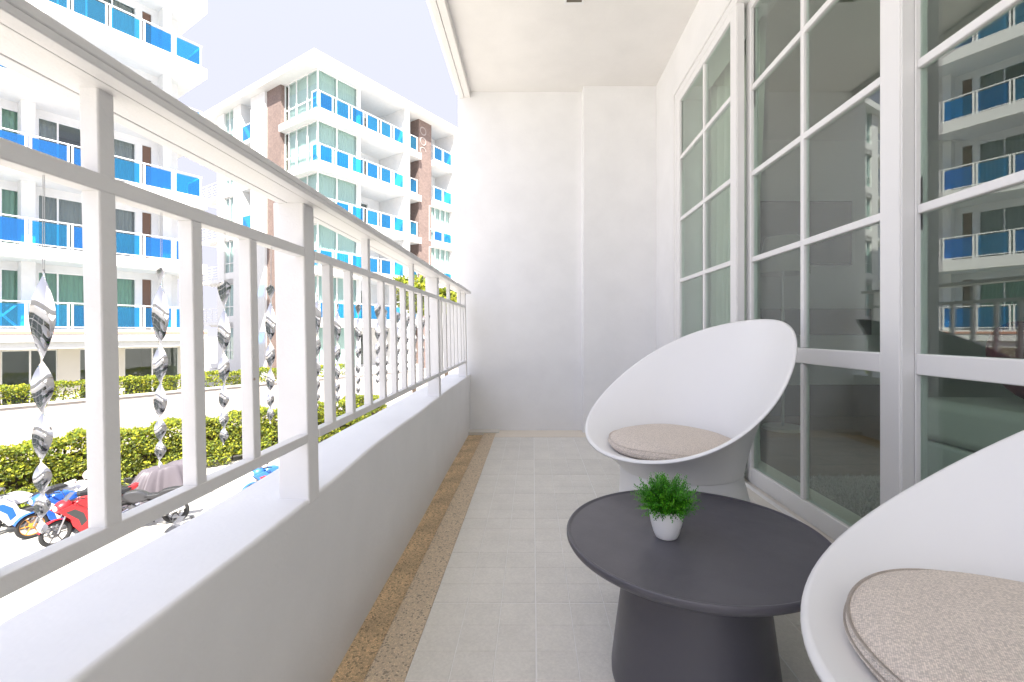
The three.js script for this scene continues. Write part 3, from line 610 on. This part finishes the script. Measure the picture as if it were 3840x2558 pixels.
// a glazed balcony railing along x in the plane z; spans = [[x0,x1],...]
const blues = [0, 1, 2, 3].map((k) => { const m = M.blue.clone(); m.color.setRGB(0.08 + 0.02 * k, 0.50 + 0.045 * k, 0.84 + 0.015 * k); return m; });
function glassRail(parent, spans, y, z, h, m, capColor = M.bmetal) {
  const a = spans[0][0], b = spans[spans.length - 1][1];
  const r = part(parent, 'balcony_railing', [bx(a - 0.08, b + 0.08, y + h - 0.04, y + h, z - 0.03, z + 0.03)], capColor);
  part(r, 'bottom_rail', [bx(a - 0.06, b + 0.06, y + 0.07, y + 0.10, z - 0.02, z + 0.02)], M.bmetal);
  for (const [x0, x1] of spans) {
    cell(r, 'glass_panel', x0 + 0.02, x1 - 0.02, y + 0.11, y + h - 0.10, z - 0.006, z + 0.006, Array.isArray(m) ? m[Math.floor(rnd() * m.length)] : m === M.blue ? blues[Math.floor(rnd() * 4)] : m);
    cell(r, 'post', x0 - 0.045, x0 + 0.012, y, y + h - 0.042, z - 0.025, z + 0.025, M.bmetal);
    cell(r, 'post', x1 - 0.012, x1 + 0.045, y, y + h - 0.042, z - 0.025, z + 0.025, M.bmetal);
  }
  return r;
}
// ---- block A: the long balcony front at the left
{
  const b = thing('apartment_block', 'white apartment block at the left with rows of blue glass balconies', 'building', [PA[0], -2.09, PA[1]], TURN);
  const FH = 3.02, X0 = -11, X1 = 3.58, D0 = -7;
  const xsRail = []; for (let k = -9; k <= 3; k++) xsRail.push(-0.93 + 1.09 * k);
  const openings = [[-10.4, -7.6], [-7.1, -4.9], [-3.75, -2.0], [-1.5, 1.49], [1.72, 2.05]];
  const splits = { 0: [-10.4, -9.5, -8.6, -7.6], 1: [-7.1, -6.4, -5.6, -4.9], 2: [-3.75, -3.1, -2.45, -2.0], 3: [-1.5, -0.95, -0.11, 0.70, 1.49] };
  for (let k = 1; k <= 6; k++) {
    const y = k * FH;
    part(b, 'floor_slab', [bx(X0, X1, y - 0.46, y, D0, 0.13)], M.bwhite);
    if (k === 1) part(b, 'slab_trim', [bx(X0, X1 + 0.01, y - 0.17, y - 0.08, 0.131, 0.16)], M.terracotta);
  }
  part(b, 'roof_parapet', [bx(X0, X1, 6 * FH, 6 * FH + 0.5, -0.15, 0.12), bx(X1 - 0.2, X1 - 0.005, 6 * FH, 6 * FH + 0.5, D0, -0.151)], M.bwhite);
  for (let k = 1; k <= 5; k++) {
    const y = k * FH, yt = y + FH - 0.46, wz = -1.6, piers = []; let x = X0;
    for (const [o0, o1] of openings) { piers.push(bx(x, o0, y, yt, wz - 0.15, wz)); piers.push(bx(o0, o1, y + 2.28, yt, wz - 0.149, wz - 0.001)); x = o1; }
    piers.push(bx(x, 3.05, y, yt, wz - 0.15, wz));
    part(b, 'wall', piers, M.bwhite);
    part(b, 'end_wall', [bx(2.85, 3.05, y, yt, D0, wz - 0.151)], M.bwhite);
    part(b, 'column', [rbx(-2.03, -1.66, y, yt, -1.599, -1.02, 0.01)], M.bwhite);
    part(b, 'column', [rbx(2.30, 2.62, y, yt, -1.599, -1.05, 0.01)], M.bwhite);
    part(b, 'column', [rbx(-4.75, -4.40, y, yt, -1.599, -1.02, 0.01)], M.bwhite);
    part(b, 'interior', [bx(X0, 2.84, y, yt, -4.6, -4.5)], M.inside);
    const g = M.curtainGreen, q = M.curtainGrey, w = M.curtainWhite;
    windowUnit(b, splits[0], y, y + 2.28, wz - 0.06, k <= 2 ? g : [q, q, w]);
    windowUnit(b, splits[1], y, y + 2.28, wz - 0.06, k === 3 ? [q, null, g] : g);
    windowUnit(b, splits[2], y, y + 2.28, wz - 0.06, k >= 5 ? q : g);
    windowUnit(b, splits[3], y, y + 2.28, wz - 0.06, k === 1 ? g : k === 2 ? [q, q, q, q] : k === 3 ? [q, null, q, q] : [q, q, null, q]);
    const dr = part(b, 'door', [bx(1.74, 2.03, y + 0.01, y + 2.27, wz - 0.09, wz - 0.04)], M.brownDoor);
    part(dr, 'handle', [rod([1.79, y + 1.0, wz - 0.038], [1.79, y + 1.14, wz - 0.038], 0.012)], M.bmetal);
    const spans = []; for (let i = 0; i < xsRail.length; i++) spans.push([xsRail[i] + 0.075, xsRail[i] + 1.09 - 0.075]);
    const blue = k >= 4 ? M.blue : k === 1 ? M.blue : [M.blue, M.blueDeep, M.blueDeep];
    glassRail(b, spans, y, 0, 1.02, blue);
    const side = part(b, 'side_railing', [bx(3.39, 3.45, y + 0.98, y + 1.02, -1.55, -0.031)], M.bmetal);
    cell(side, 'glass_panel', 3.414, 3.426, y + 0.11, y + 0.92, -1.45, -0.10, M.blue);
    cell(side, 'post', 3.40, 3.44, y, y + 0.979, -1.55, -1.50, M.bmetal);
  }
  // things on the balconies
  // ground floor: wide dark glazing between cream piers
  const gz = -1.0, gy = 2.25, go = [[-10.5, -8.2], [-7.6, -5.0], [-4.6, -3.0], [-2.52, -1.08], [-0.45, 0.30], [0.95, 2.88]];
  const gp = []; let x = X0;
  for (const [o0, o1] of go) { gp.push(bx(x, o0, 0, 2.56, gz - 0.2, gz)); gp.push(bx(o0, o1, gy, 2.56, gz - 0.199, gz - 0.001)); x = o1; }
  gp.push(bx(x, 3.05, 0, 2.56, gz - 0.2, gz));
  part(b, 'ground_wall', gp, M.bcream);
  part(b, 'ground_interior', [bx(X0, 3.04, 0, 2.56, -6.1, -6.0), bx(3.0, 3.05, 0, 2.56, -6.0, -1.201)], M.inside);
  for (const [o0, o1] of go) { const m = []; const n = Math.max(1, Math.round((o1 - o0) / 0.9)); for (let i = 0; i <= n; i++) m.push(o0 + (o1 - o0) * i / n); windowUnit(b, m, 0, gy, gz - 0.08, null); }
  part(b, 'fascia', [bx(X0, 3.3, 2.30, 2.5595, gz + 0.001, 0.0)], M.bwhite);
  part(b, 'rear_wall', [bx(X0, 3.04, 0, 6 * FH - 0.47, D0, D0 + 0.2), bx(X0, X0 + 0.2, 0, 6 * FH - 0.47, D0 + 0.2, -1.7)], M.bwhite);
  // a folding clothes rack and balcony stools stay tiny: the rack is its own thing
  const rk = thing('clothes_rack', 'folding white clothes rack on the lowest visible balcony of the left block', 'clothes rack', [...((p) => [p[0], 0.93, p[1]])(at(-2.55, -0.55))], TURN);
  part(rk, 'leg', [rod([-0.42, 0, 0.2], [0.30, 0.86, 0.2], 0.012), rod([-0.42, 0, -0.2], [0.30, 0.86, -0.2], 0.012)], M.bmetal);
  part(rk, 'leg', [rod([0.42, 0, 0.17], [-0.30, 0.86, 0.17], 0.012), rod([0.42, 0, -0.17], [-0.30, 0.86, -0.17], 0.012)], M.bmetal);
  part(rk, 'bar', [-0.28, -0.1, 0.1, 0.28].map((q) => rod([q, 0.84, -0.2], [q, 0.84, 0.2], 0.008)), M.bmetal);
}
// ---- block B: the corner block in the middle distance
{
  const b = thing('corner_apartment_block', 'white corner apartment block with brown towers and teal curtained corner windows', 'building', [PB[0], -2.09, PB[1]], TURN);
  const BY = 0.64, FH = 3.02, L = (k) => BY + k * FH, ROOF = L(5) + 2.58;
  part(b, 'roof', [bx(-0.42, 11.95, ROOF, ROOF + 0.42, -15.5, 0.42)], M.bwhite);
  part(b, 'plinth', [bx(0.6, 11.7, 0, BY - 0.41, -15, -0.6)], M.bwhite);
  const slabs = [];
  for (let k = 0; k <= 5; k++) {
    const y = L(k);
    part(b, 'floor_slab', [bx(0.02, 6.65, y - 0.42, y, -4.06, 0.02), bx(6.65, 8.01, y - 0.40, y - 0.001, -1.94, -0.02), bx(9.27, 11.5, y - 0.40, y - 0.001, -1.94, -0.02), bx(6.65, 11.5, y - 0.40, y - 0.001, -4.06, -1.941), bx(0.5, 11.5, y - 0.35, y - 0.05, -14.5, -4.061)], M.bwhite);
    const yt = k === 5 ? ROOF : y + FH - 0.42;
    // corner glazing: right face then left face
    windowUnit(b, [0.42, 1.65, 3.05], y, yt, -0.58, M.curtainTeal, { w: 0.07 });
    const lf = new THREE.Group(); lf.name = 'corner_glazing'; lf.rotation.y = -Math.PI / 2; lf.position.set(0.42, 0, 0); b.add(lf);
    windowUnitSide(b, lf, y, yt);
    part(b, 'wall', [bx(3.09, 3.28, y, yt, -2.6, -0.5), bx(3.281, 4.0, y, yt, -2.75, -2.6), bx(4.0, 5.4, y + 2.2, yt, -2.75, -2.6), bx(5.4, 6.4, y, yt, -2.75, -2.6)], M.bwhite);
    windowUnit(b, [4.0, 4.7, 5.4], y, y + 2.2, -2.68, k % 2 ? M.curtainGrey : [M.curtainGrey, null]);
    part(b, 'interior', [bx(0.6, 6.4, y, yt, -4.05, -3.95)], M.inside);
    // balcony railing of the corner bay
    if (k >= 1) {
      glassRail(b, [[0.2, 0.98], [1.25, 2.08], [2.32, 3.11], [3.39, 4.21], [4.47, 5.26], [5.52, 6.32]], y, -0.03, 1.05, M.blue);
      const side = part(b, 'side_railing', [bx(0.03, 0.09, y + 1.01, y + 1.05, -0.56, -0.061)], M.bmetal);
      cell(side, 'glass_panel', 0.054, 0.066, y + 0.1, y + 0.95, -0.52, -0.10, M.blue);
      cell(side, 'post', 0.04, 0.08, y, y + 1.009, -0.57, -0.53, M.bmetal);
      // second bay: short railing left of the brown column, two panels right of it
      glassRail(b, [[6.98, 7.62]], y, -0.10, 1.05, M.blue);
      if (k >= 4) glassRail(b, [[9.30, 10.15], [10.3, 11.15]], y, -0.10, 1.05, M.blue);
      else { windowUnit(b, [9.05, 9.6, 10.15, 10.7, 11.25], y, yt, -0.32, M.curtainTeal, { transom: y + 0.9 }); glassRail(b, [[9.30, 10.15], [10.3, 11.15]], y, -0.10, 0.85, [M.blue, M.blueDeep]); }
    }
    part(b, 'back_wall', [bx(6.9, 8.3, y, yt, -2.1, -1.95), bx(9.3, 11.3, y, yt, -2.1, -1.95), bx(8.3, 9.3, y + 2.2, yt, -2.1, -1.95)], M.bwhite);
    windowUnit(b, [8.3, 9.3], y, y + 2.2, -2.02, M.curtainGrey);
  }
  part(b, 'pillar', [bx(6.42, 6.88, BY, ROOF - 0.001, -3.0, 0.012)], M.bwhite);
  part(b, 'pillar', [bx(11.32, 11.75, BY, ROOF - 0.001, -4.0, 0.012)], M.bwhite);
  const col = part(b, 'brown_column', [bx(8.02, 9.26, 0, ROOF - 0.002, -1.2, -0.32)], M.clad);
  // raised ring-like letters running up the column, as far as they can be read
  const ring = (y, h, open) => { const s = new THREE.TorusGeometry(0.27, 0.045, 6, 20, open); return s.scale(1, h, 0.5).translate(8.42, y, -0.305); };
  part(col, 'letter', [ring(ROOF - 0.75, 1.0, 6.283)], M.letter); part(col, 'letter', [ring(ROOF - 1.5, 1.0, 6.283)], M.letter); part(col, 'letter', [ring(ROOF - 2.2, 0.9, 4.2)], M.letter);
  // left face (looking along +x from outside): brown tower, walls with recessed balconies and windows
  part(b, 'brown_tower', [bx(0.16, 0.9, 0, ROOF - 0.002, -5.85, -4.10)], M.clad);
  part(b, 'side_wall', [bx(0.02, 0.4, 0, ROOF - 0.003, -7.5, -5.711)], M.bwhite);
  part(b, 'side_wall', [bx(0.02, 0.35, 0, ROOF - 0.003, -9.86, -8.79)], M.bwhite); part(b, 'side_wall', [bx(0.02, 0.35, 0, ROOF - 0.003, -12.24, -11.24)], M.bwhite);
  part(b, 'recess_wall', [bx(1.4, 1.55, 0, ROOF - 0.004, -8.8, -7.4), bx(1.3, 1.45, 0, ROOF - 0.004, -15.2, -12.24), bx(0.4, 1.4, 0, ROOF - 0.004, -7.5, -7.4), bx(0.35, 1.4, 0, ROOF - 0.004, -8.9, -8.79), bx(0.35, 1.3, 0, ROOF - 0.004, -12.24, -12.14)], M.bwhite);
  for (let k = 0; k <= 5; k++) {
    const y = L(k), yt = k === 5 ? ROOF - 0.01 : L(k + 1) - 0.05;
    const sw = new THREE.Group(); sw.name = 'side_bay'; sw.rotation.y = -Math.PI / 2; b.add(sw);
    // local x runs along -z of the block after the turn
    sideWindow(b, y + 0.35, y + 2.62, 0.12, -9.86, -11.24, y + 1.02);
    part(b, 'side_wall', [bx(0.02, 0.34, y - 0.4, y + 0.35, -11.239, -9.861)], M.bwhite); part(b, 'side_wall', [bx(0.02, 0.34, y + 2.62, Math.max(y + 2.63, yt), -11.239, -9.861)], M.bwhite);
    b.remove(sw);
    if (k >= 1) {
      part(b, 'recess_slab', [bx(0.05, 1.4, y - 0.25, y, -8.79, -7.5)], M.bwhite);
      const r = part(b, 'recess_railing', [bx(0.06, 0.12, y + 1.0, y + 1.05, -8.78, -7.51)], M.bmetal);
      cell(r, 'glass_panel', 0.084, 0.096, y + 0.08, y + 0.98, -8.72, -7.56, M.blue);
      sideWindow(b, y, y + 2.1, 1.36, -7.7, -8.5, 0);
      part(b, 'landing', [bx(0.06, 1.3, y - 0.22, y, -15.2, -12.24)], M.bwhite);
      const bars = [bx(0.07, 0.10, y + 0.95, y + 1.0, -15.1, -12.25)]; for (const q of [0.18, 0.36, 0.54, 0.72]) bars.push(bx(0.075, 0.095, y + q, y + q + 0.025, -15.1, -12.25)); for (const z of [-12.3, -13.2, -14.1, -15.0]) bars.push(bx(0.07, 0.10, y, y + 0.95, z - 0.02, z + 0.02));
      part(b, 'landing_railing', bars, M.bmetal);
    }
  }
  part(b, 'rear_wall', [bx(1.6, 11.7, 0, ROOF - 0.005, -15.2, -15.0), bx(11.52, 11.7, 0, ROOF - 0.005, -15.0, -4.05)], M.bwhite);
  function sideWindow(parent, y0, y1, x, zr, zl, transom) {
    const zm = (zr + zl) / 2, w = 0.05, zz = [zl, zm, zr], fr = [];
    for (const z of zz) fr.push(bx(x - 0.03, x + 0.04, y0, y1, z - w / 2, z + w / 2));
    const hs = transom ? [y0, transom, y1 - 0.05] : [y0, y1 - 0.05];
    for (const h of hs) fr.push(bx(x - 0.028, x + 0.04, h, h + 0.05, zl + w / 2, zm - w / 2), bx(x - 0.028, x + 0.04, h, h + 0.05, zm + w / 2, zr - w / 2));
    const f = part(parent, 'window', fr, M.bmetal);
    for (const [a, c] of [[zl, zm], [zm, zr]]) for (let i = 0; i < hs.length - 1; i++) cell(f, 'pane', x + 0.002, x + 0.008, hs[i] + 0.05, hs[i + 1], a + w / 2, c - w / 2, M.bpane);
    const g = pleatGeo(zr - zl, y1 - y0, 10).rotateY(-Math.PI / 2); const o = part(f, 'curtain', [g], M.curtainTeal); o.position.set(x + 0.16, y0, zm);
  }
  function windowUnitSide(parent, lf, y, yt) {
    parent.remove(lf);
    const x = 0.42, zs = [-0.58, -1.62, -2.78, -3.62, -4.05], w = 0.07, tr = y + 0.92, fr = [];
    for (const z of zs.slice(1)) fr.push(bx(x - 0.03, x + 0.04, y, yt, z - w / 2, z + w / 2));
    for (let i = 0; i < 4; i++) for (const h of [y, tr, yt - 0.06]) fr.push(bx(x - 0.028, x + 0.038, h, h + 0.06, zs[i + 1] + w / 2, zs[i] - w / 2));
    const f = part(parent, 'window', fr, M.bmetal);
    for (let i = 0; i < 4; i++) for (const [a, c] of [[y + 0.06, tr], [tr + 0.06, yt - 0.06]]) cell(f, 'pane', x + 0.002, x + 0.008, a, c, zs[i + 1] + w / 2, zs[i] - w / 2, M.bpane);
    const g = pleatGeo(3.3, yt - y, 24).rotateY(-Math.PI / 2); const o = part(f, 'curtain', [g], M.curtainTeal); o.position.set(x + 0.18, y, -2.33);
  }
}

// ---------------------------------------------------------------- motorbikes in the yard
{
  const paint = (r, g, b) => phys([r, g, b], { roughness: 0.4, clearcoat: 0.4, clearcoatRoughness: 0.2 });
  const rubber = mat([0.02, 0.02, 0.02], { roughness: 0.85 }), metal = mat([0.55, 0.55, 0.55], { metalness: 1, roughness: 0.3 }), black = mat([0.025, 0.025, 0.027], { roughness: 0.5 }), engine = mat([0.12, 0.12, 0.125], { metalness: 0.7, roughness: 0.45 }), chrome = mat([0.8, 0.8, 0.8], { metalness: 1, roughness: 0.12 });
  const lens = phys([0.9, 0.9, 0.9], { roughness: 0.05, clearcoat: 1 }), tailRed = phys([0.45, 0.01, 0.01], { roughness: 0.15 }), plateW = mat([0.75, 0.75, 0.72], { roughness: 0.5 });
  const ext = (pts, d, bev = 0.02) => { const s = new THREE.Shape(pts.map((p) => new THREE.Vector2(...p))); const g = new THREE.ExtrudeGeometry(s, { depth: d, bevelEnabled: true, bevelSize: bev, bevelThickness: bev, bevelSegments: 3, curveSegments: 6 }); return g.translate(0, 0, -d / 2); };
  const spl = (pts, n = 24) => new THREE.SplineCurve(pts.map((p) => new THREE.Vector2(...p))).getPoints(n).map((v) => [v.x, v.y]);
  function bike(label, x, z, turn, body, accent, opt = {}) {
    const m = thing('motorbike', label, 'motorbike', [x, GY, z], turn, 'motorbikes parked along the hedge');
    const R = 0.29, wb = 0.66;
    const q = new THREE.Group(); // lean on the side stand is carried by each part
    for (const [nm, wx, tw] of [['front_wheel', wb, 0.04], ['rear_wheel', -wb + 0.02, 0.055]]) {
      const w = part(m, nm, [new THREE.TorusGeometry(R - tw, tw, 10, 32).translate(wx, R, 0)], rubber);
      const rimg = [new THREE.TorusGeometry(R - 2 * tw + 0.005, 0.014, 6, 28).translate(wx, R, 0), new THREE.CylinderGeometry(0.05, 0.05, 0.11, 14).rotateX(Math.PI / 2).translate(wx, R, 0)];
      for (let k = 0; k < 6; k++) rimg.push(rod([wx, R, 0], [wx + Math.cos(k * 1.047) * (R - 2 * tw), R + Math.sin(k * 1.047) * (R - 2 * tw), 0], 0.014, 0.011, 6));
      part(w, 'rim', rimg, opt.rim || metal);
      part(w, 'brake_disc', [new THREE.TorusGeometry(0.10, 0.022, 4, 24).scale(1, 1, 0.2).translate(wx, R, 0.06)], metal);
    }
    part(m, 'fork', [rod([wb, R, 0.075], [wb - 0.22, 0.86, 0.075], 0.02), rod([wb, R, -0.075], [wb - 0.22, 0.86, -0.075], 0.02)], metal);
    part(m, 'front_fender', [grid(16, 4, (u, v) => { const a = 0.35 + u * 1.9; return [wb + Math.cos(a) * (R + 0.025), R + Math.sin(a) * (R + 0.025) - 0.012 * Math.pow((v - 0.5) * 2, 2), (v - 0.5) * 0.12]; })], body);
    part(m, 'engine', [rbx(-0.18, 0.22, 0.22, 0.52, -0.12, 0.12, 0.03), new THREE.CylinderGeometry(0.09, 0.09, 0.28, 16).rotateX(Math.PI / 2).translate(-0.05, 0.32, 0), new THREE.CylinderGeometry(0.07, 0.08, 0.24, 12).rotateZ(-0.7).translate(0.16, 0.5, 0)], engine);
    part(m, 'frame', [tube([[wb - 0.24, 0.84, 0], [0.1, 0.72, 0.06], [-0.25, 0.62, 0.09], [-0.55, 0.76, 0.06]], 0.022, 12), tube([[wb - 0.24, 0.84, 0], [0.1, 0.72, -0.06], [-0.25, 0.62, -0.09], [-0.55, 0.76, -0.06]], 0.022, 12), rod([-0.2, 0.35, 0.08], [-wb + 0.02, R, 0.08], 0.025), rod([-0.2, 0.35, -0.08], [-wb + 0.02, R, -0.08], 0.025), rod([-0.24, 0.34, -0.09], [-0.24, 0.34, 0.09], 0.02), rod([-0.25, 0.62, 0.09], [-0.2, 0.34, 0.08], 0.02), rod([-0.25, 0.62, -0.09], [-0.2, 0.34, -0.08], 0.02)], black);
    part(m, 'fuel_tank', [ext(spl([[0.36, 0.80], [0.30, 0.885], [0.10, 0.90], [-0.07, 0.81], [-0.09, 0.74], [0.14, 0.70], [0.36, 0.80]]), 0.13, 0.045)], body);
    part(m, 'seat', [ext(spl([[-0.06, 0.80], [-0.30, 0.79], [-0.42, 0.86], [-0.68, 0.88], [-0.68, 0.84], [-0.36, 0.74], [-0.06, 0.75], [-0.06, 0.80]]), 0.17, 0.025)], black);
    part(m, 'tail', [ext([[-0.22, 0.74], [-0.52, 0.83], [-0.90, 0.93], [-0.86, 0.85], [-0.58, 0.72], [-0.26, 0.63]], 0.12, 0.02)], body);
    if (opt.fairing !== false) {
      for (const s of [-1, 1]) part(m, 'side_fairing', [ext([[0.68, 0.80], [0.44, 0.87], [0.20, 0.71], [0.13, 0.54], [-0.06, 0.40], [-0.02, 0.26], [0.30, 0.22], [0.41, 0.38], [0.46, 0.56]], 0.02, 0.012).translate(0, 0, s * 0.145)], body);
      part(m, 'nose', [new THREE.SphereGeometry(1, 18, 12).applyMatrix4(new THREE.Matrix4().makeScale(0.17, 0.13, 0.15)).rotateZ(-0.4).translate(0.54, 0.86, 0)], body);
      part(m, 'windscreen', [grid(8, 6, (u, v) => { const a = (u - 0.5) * 1.9; return [0.60 - 0.2 * v - 0.05 * (1 - Math.cos(a)) * 2, 0.93 + 0.2 * v, 0.13 * Math.sin(a) * (1 - 0.25 * v)]; })], phys([0.25, 0.25, 0.27], { transmission: 0.7, roughness: 0.05, thickness: 0, side: THREE.DoubleSide }));
      part(m, 'belly_pan', [ext([[-0.02, 0.30], [0.30, 0.24], [0.36, 0.20], [0.20, 0.14], [-0.10, 0.17]], 0.22, 0.012)], black);
      part(m, 'side_stripe', [ext([[0.56, 0.74], [0.40, 0.76], [0.24, 0.62], [0.18, 0.42], [0.28, 0.33], [0.33, 0.50]], 0.335, 0.002)], accent);
    }
    part(m, 'headlight', [new THREE.SphereGeometry(0.075, 16, 12).scale(0.7, 1, 1.2).translate(opt.fairing === false ? 0.54 : 0.655, 0.84, 0)], lens);
    part(m, 'handlebar', [tube([[0.30, 1.0, 0.34], [0.40, 0.99, 0.2], [0.43, 0.95, 0], [0.40, 0.99, -0.2], [0.30, 1.0, -0.34]], 0.014, 16)], black);
    for (const s of [-1, 1]) part(m, 'mirror', [rod([0.38, 0.98, s * 0.26], [0.42, 1.14, s * 0.33], 0.006), new THREE.SphereGeometry(0.06, 12, 8).scale(0.35, 0.6, 1).translate(0.42, 1.15, s * 0.34)], black);
    part(m, 'exhaust', [rod([-0.15, 0.26, -0.14], [-0.40, 0.30, -0.16], 0.025), rod([-0.38, 0.30, -0.17], [-0.85, 0.44, -0.19], 0.05, 0.058, 14)], chrome);
    part(m, 'tail_light', [rbx(-0.915, -0.885, 0.85, 0.91, -0.06, 0.06, 0.008)], tailRed);
    part(m, 'number_plate', [bx(-0.93, -0.925, 0.58, 0.72, -0.09, 0.09), rod([-0.70, 0.72, 0], [-0.925, 0.68, 0], 0.012)], plateW);
    part(m, 'rear_shock', [new THREE.TorusGeometry(0.035, 0.012, 6, 12).rotateX(1.57).translate(-0.32, 0.48, 0.0), rod([-0.30, 0.36, 0], [-0.36, 0.66, 0], 0.03)], opt.spring || mat([0.6, 0.3, 0.02], { roughness: 0.4 }));
    part(m, 'side_stand', [rod([-0.1, 0.26, 0.12], [-0.16, 0.004, 0.30], 0.012)], black);
    return m;
  }
  const T = TURN, darkRim = mat([0.07, 0.07, 0.075], { roughness: 0.4, metalness: 0.5 });
  bike('white sport motorbike with blue stripe at the left end of the row', -12.45, -11.15, T + 0.1 + Math.PI, paint(0.6, 0.6, 0.6), paint(0.02, 0.12, 0.5), { rim: darkRim });
  bike('red sport motorbike parked nearest below the railing', -10.5, -10.85, T + 0.22 + Math.PI, paint(0.42, 0.010, 0.015), paint(0.03, 0.03, 0.03), { rim: darkRim });
  bike('blue and white sport motorbike behind the red one', -11.45, -11.25, T + 0.15 + Math.PI, paint(0.02, 0.10, 0.42), paint(0.65, 0.65, 0.65), { rim: mat([0.6, 0.25, 0.03], { roughness: 0.4 }) });
  bike('bare black motorbike with round headlight in front of the grey tarpaulin', -9.6, -11.2, T - 0.5 + Math.PI, paint(0.03, 0.03, 0.033), paint(0.3, 0.3, 0.3), { fairing: false, rim: darkRim });
  bike('dark grey motorbike whose tail shows under the bottom rail', -6.95, -9.5, T + 0.3 + Math.PI, paint(0.03, 0.03, 0.033), paint(0.2, 0.2, 0.2), { rim: darkRim });
  bike('blue and red motorbike by the thick railing post', -7.45, -13.3, T - 0.1 + Math.PI, paint(0.03, 0.14, 0.42), paint(0.5, 0.02, 0.02), { rim: darkRim });
  bike('small orange motorbike seen far along under the railing', -5.9, -15.0, T + 0.3, paint(0.45, 0.12, 0.04), paint(0.6, 0.6, 0.6));
  // scooter wrapped in a white sheet, a pale helmet on it
  const sheet = (name, label, x, z, turn, L, Wd, H, m, folds) => {
    const t = thing(name, label, 'bike cover', [x, GY, z], turn);
    const g = grid(120, 26, (u, v) => {
      const a = u * 6.28318530718, s = Math.pow(v, 0.85), c = Math.cos(a), si = Math.sin(a);
      const ex = L * Math.sign(c) * Math.pow(Math.abs(c), 0.75), ez = Wd * Math.sign(si) * Math.pow(Math.abs(si), 0.8);
      const fold = 1 + folds * s * s * (0.10 * Math.sin(a * 9 + 1) + 0.07 * Math.sin(a * 17 + 2 * s) + 0.05 * Math.sin(a * 31));
      const top = H * (1 - 0.10 * Math.pow(ex / L * Math.min(1, s * 1.5), 2) + 0.14 * Math.exp(-Math.pow((ex / L * s - 0.45) * 4, 2)));
      const drop = s < 0.35 ? 0.03 * s : 0.0105 + Math.pow((s - 0.35) / 0.65, 1.35);
      const rad = s < 0.35 ? s / 0.35 * 0.55 : 0.55 + 0.45 * Math.pow((s - 0.35) / 0.65, 0.8);
      return [ex * rad * fold, Math.max(0.02, top * (1 - drop * 0.93) + folds * 0.03 * Math.sin(a * 9) * s), ez * rad * fold];
    }, true);
    part(t, 'sheet', [g], m);
    return t;
  };
  sheet('draped_motorbike', 'motorbike under a mauve-grey tarpaulin beside the hedge', -10.45, -13.0, T + 0.05, 0.98, 0.42, 1.02, mat([0.115, 0.10, 0.112], { roughness: 0.5, side: THREE.DoubleSide }), 1.5);
  sheet('sheeted_scooter', 'scooter wrapped in a white sheet behind the blue motorbike', -12.25, -12.15, T + 0.2, 0.72, 0.36, 0.75, mat([0.72, 0.72, 0.71], { roughness: 0.8, side: THREE.DoubleSide }), 1.3);
  const h = thing('helmet', 'pale pink helmet resting on the white sheeted scooter', 'helmet', [-12.12, GY - 0.218, -12.485], 0.6);
  part(h, 'shell', [new THREE.SphereGeometry(0.15, 24, 16, 0, 6.283, 0, 2.15).scale(1.15, 1, 0.95).translate(0, 1.13, 0)], paint(0.62, 0.5, 0.46));
  part(h, 'visor', [new THREE.SphereGeometry(0.152, 20, 8, -0.9, 1.8, 1.15, 0.6).scale(1.17, 1, 0.97).rotateY(Math.PI).translate(0, 1.13, 0)], black);
  part(h, 'lining', [new THREE.CylinderGeometry(0.11, 0.12, 0.05, 20).translate(0, 1.04, 0)], black);
}

scene.traverse((o) => { if (o.isMesh) { o.castShadow = true; o.receiveShadow = true; } });
renderer.render(scene, camera);
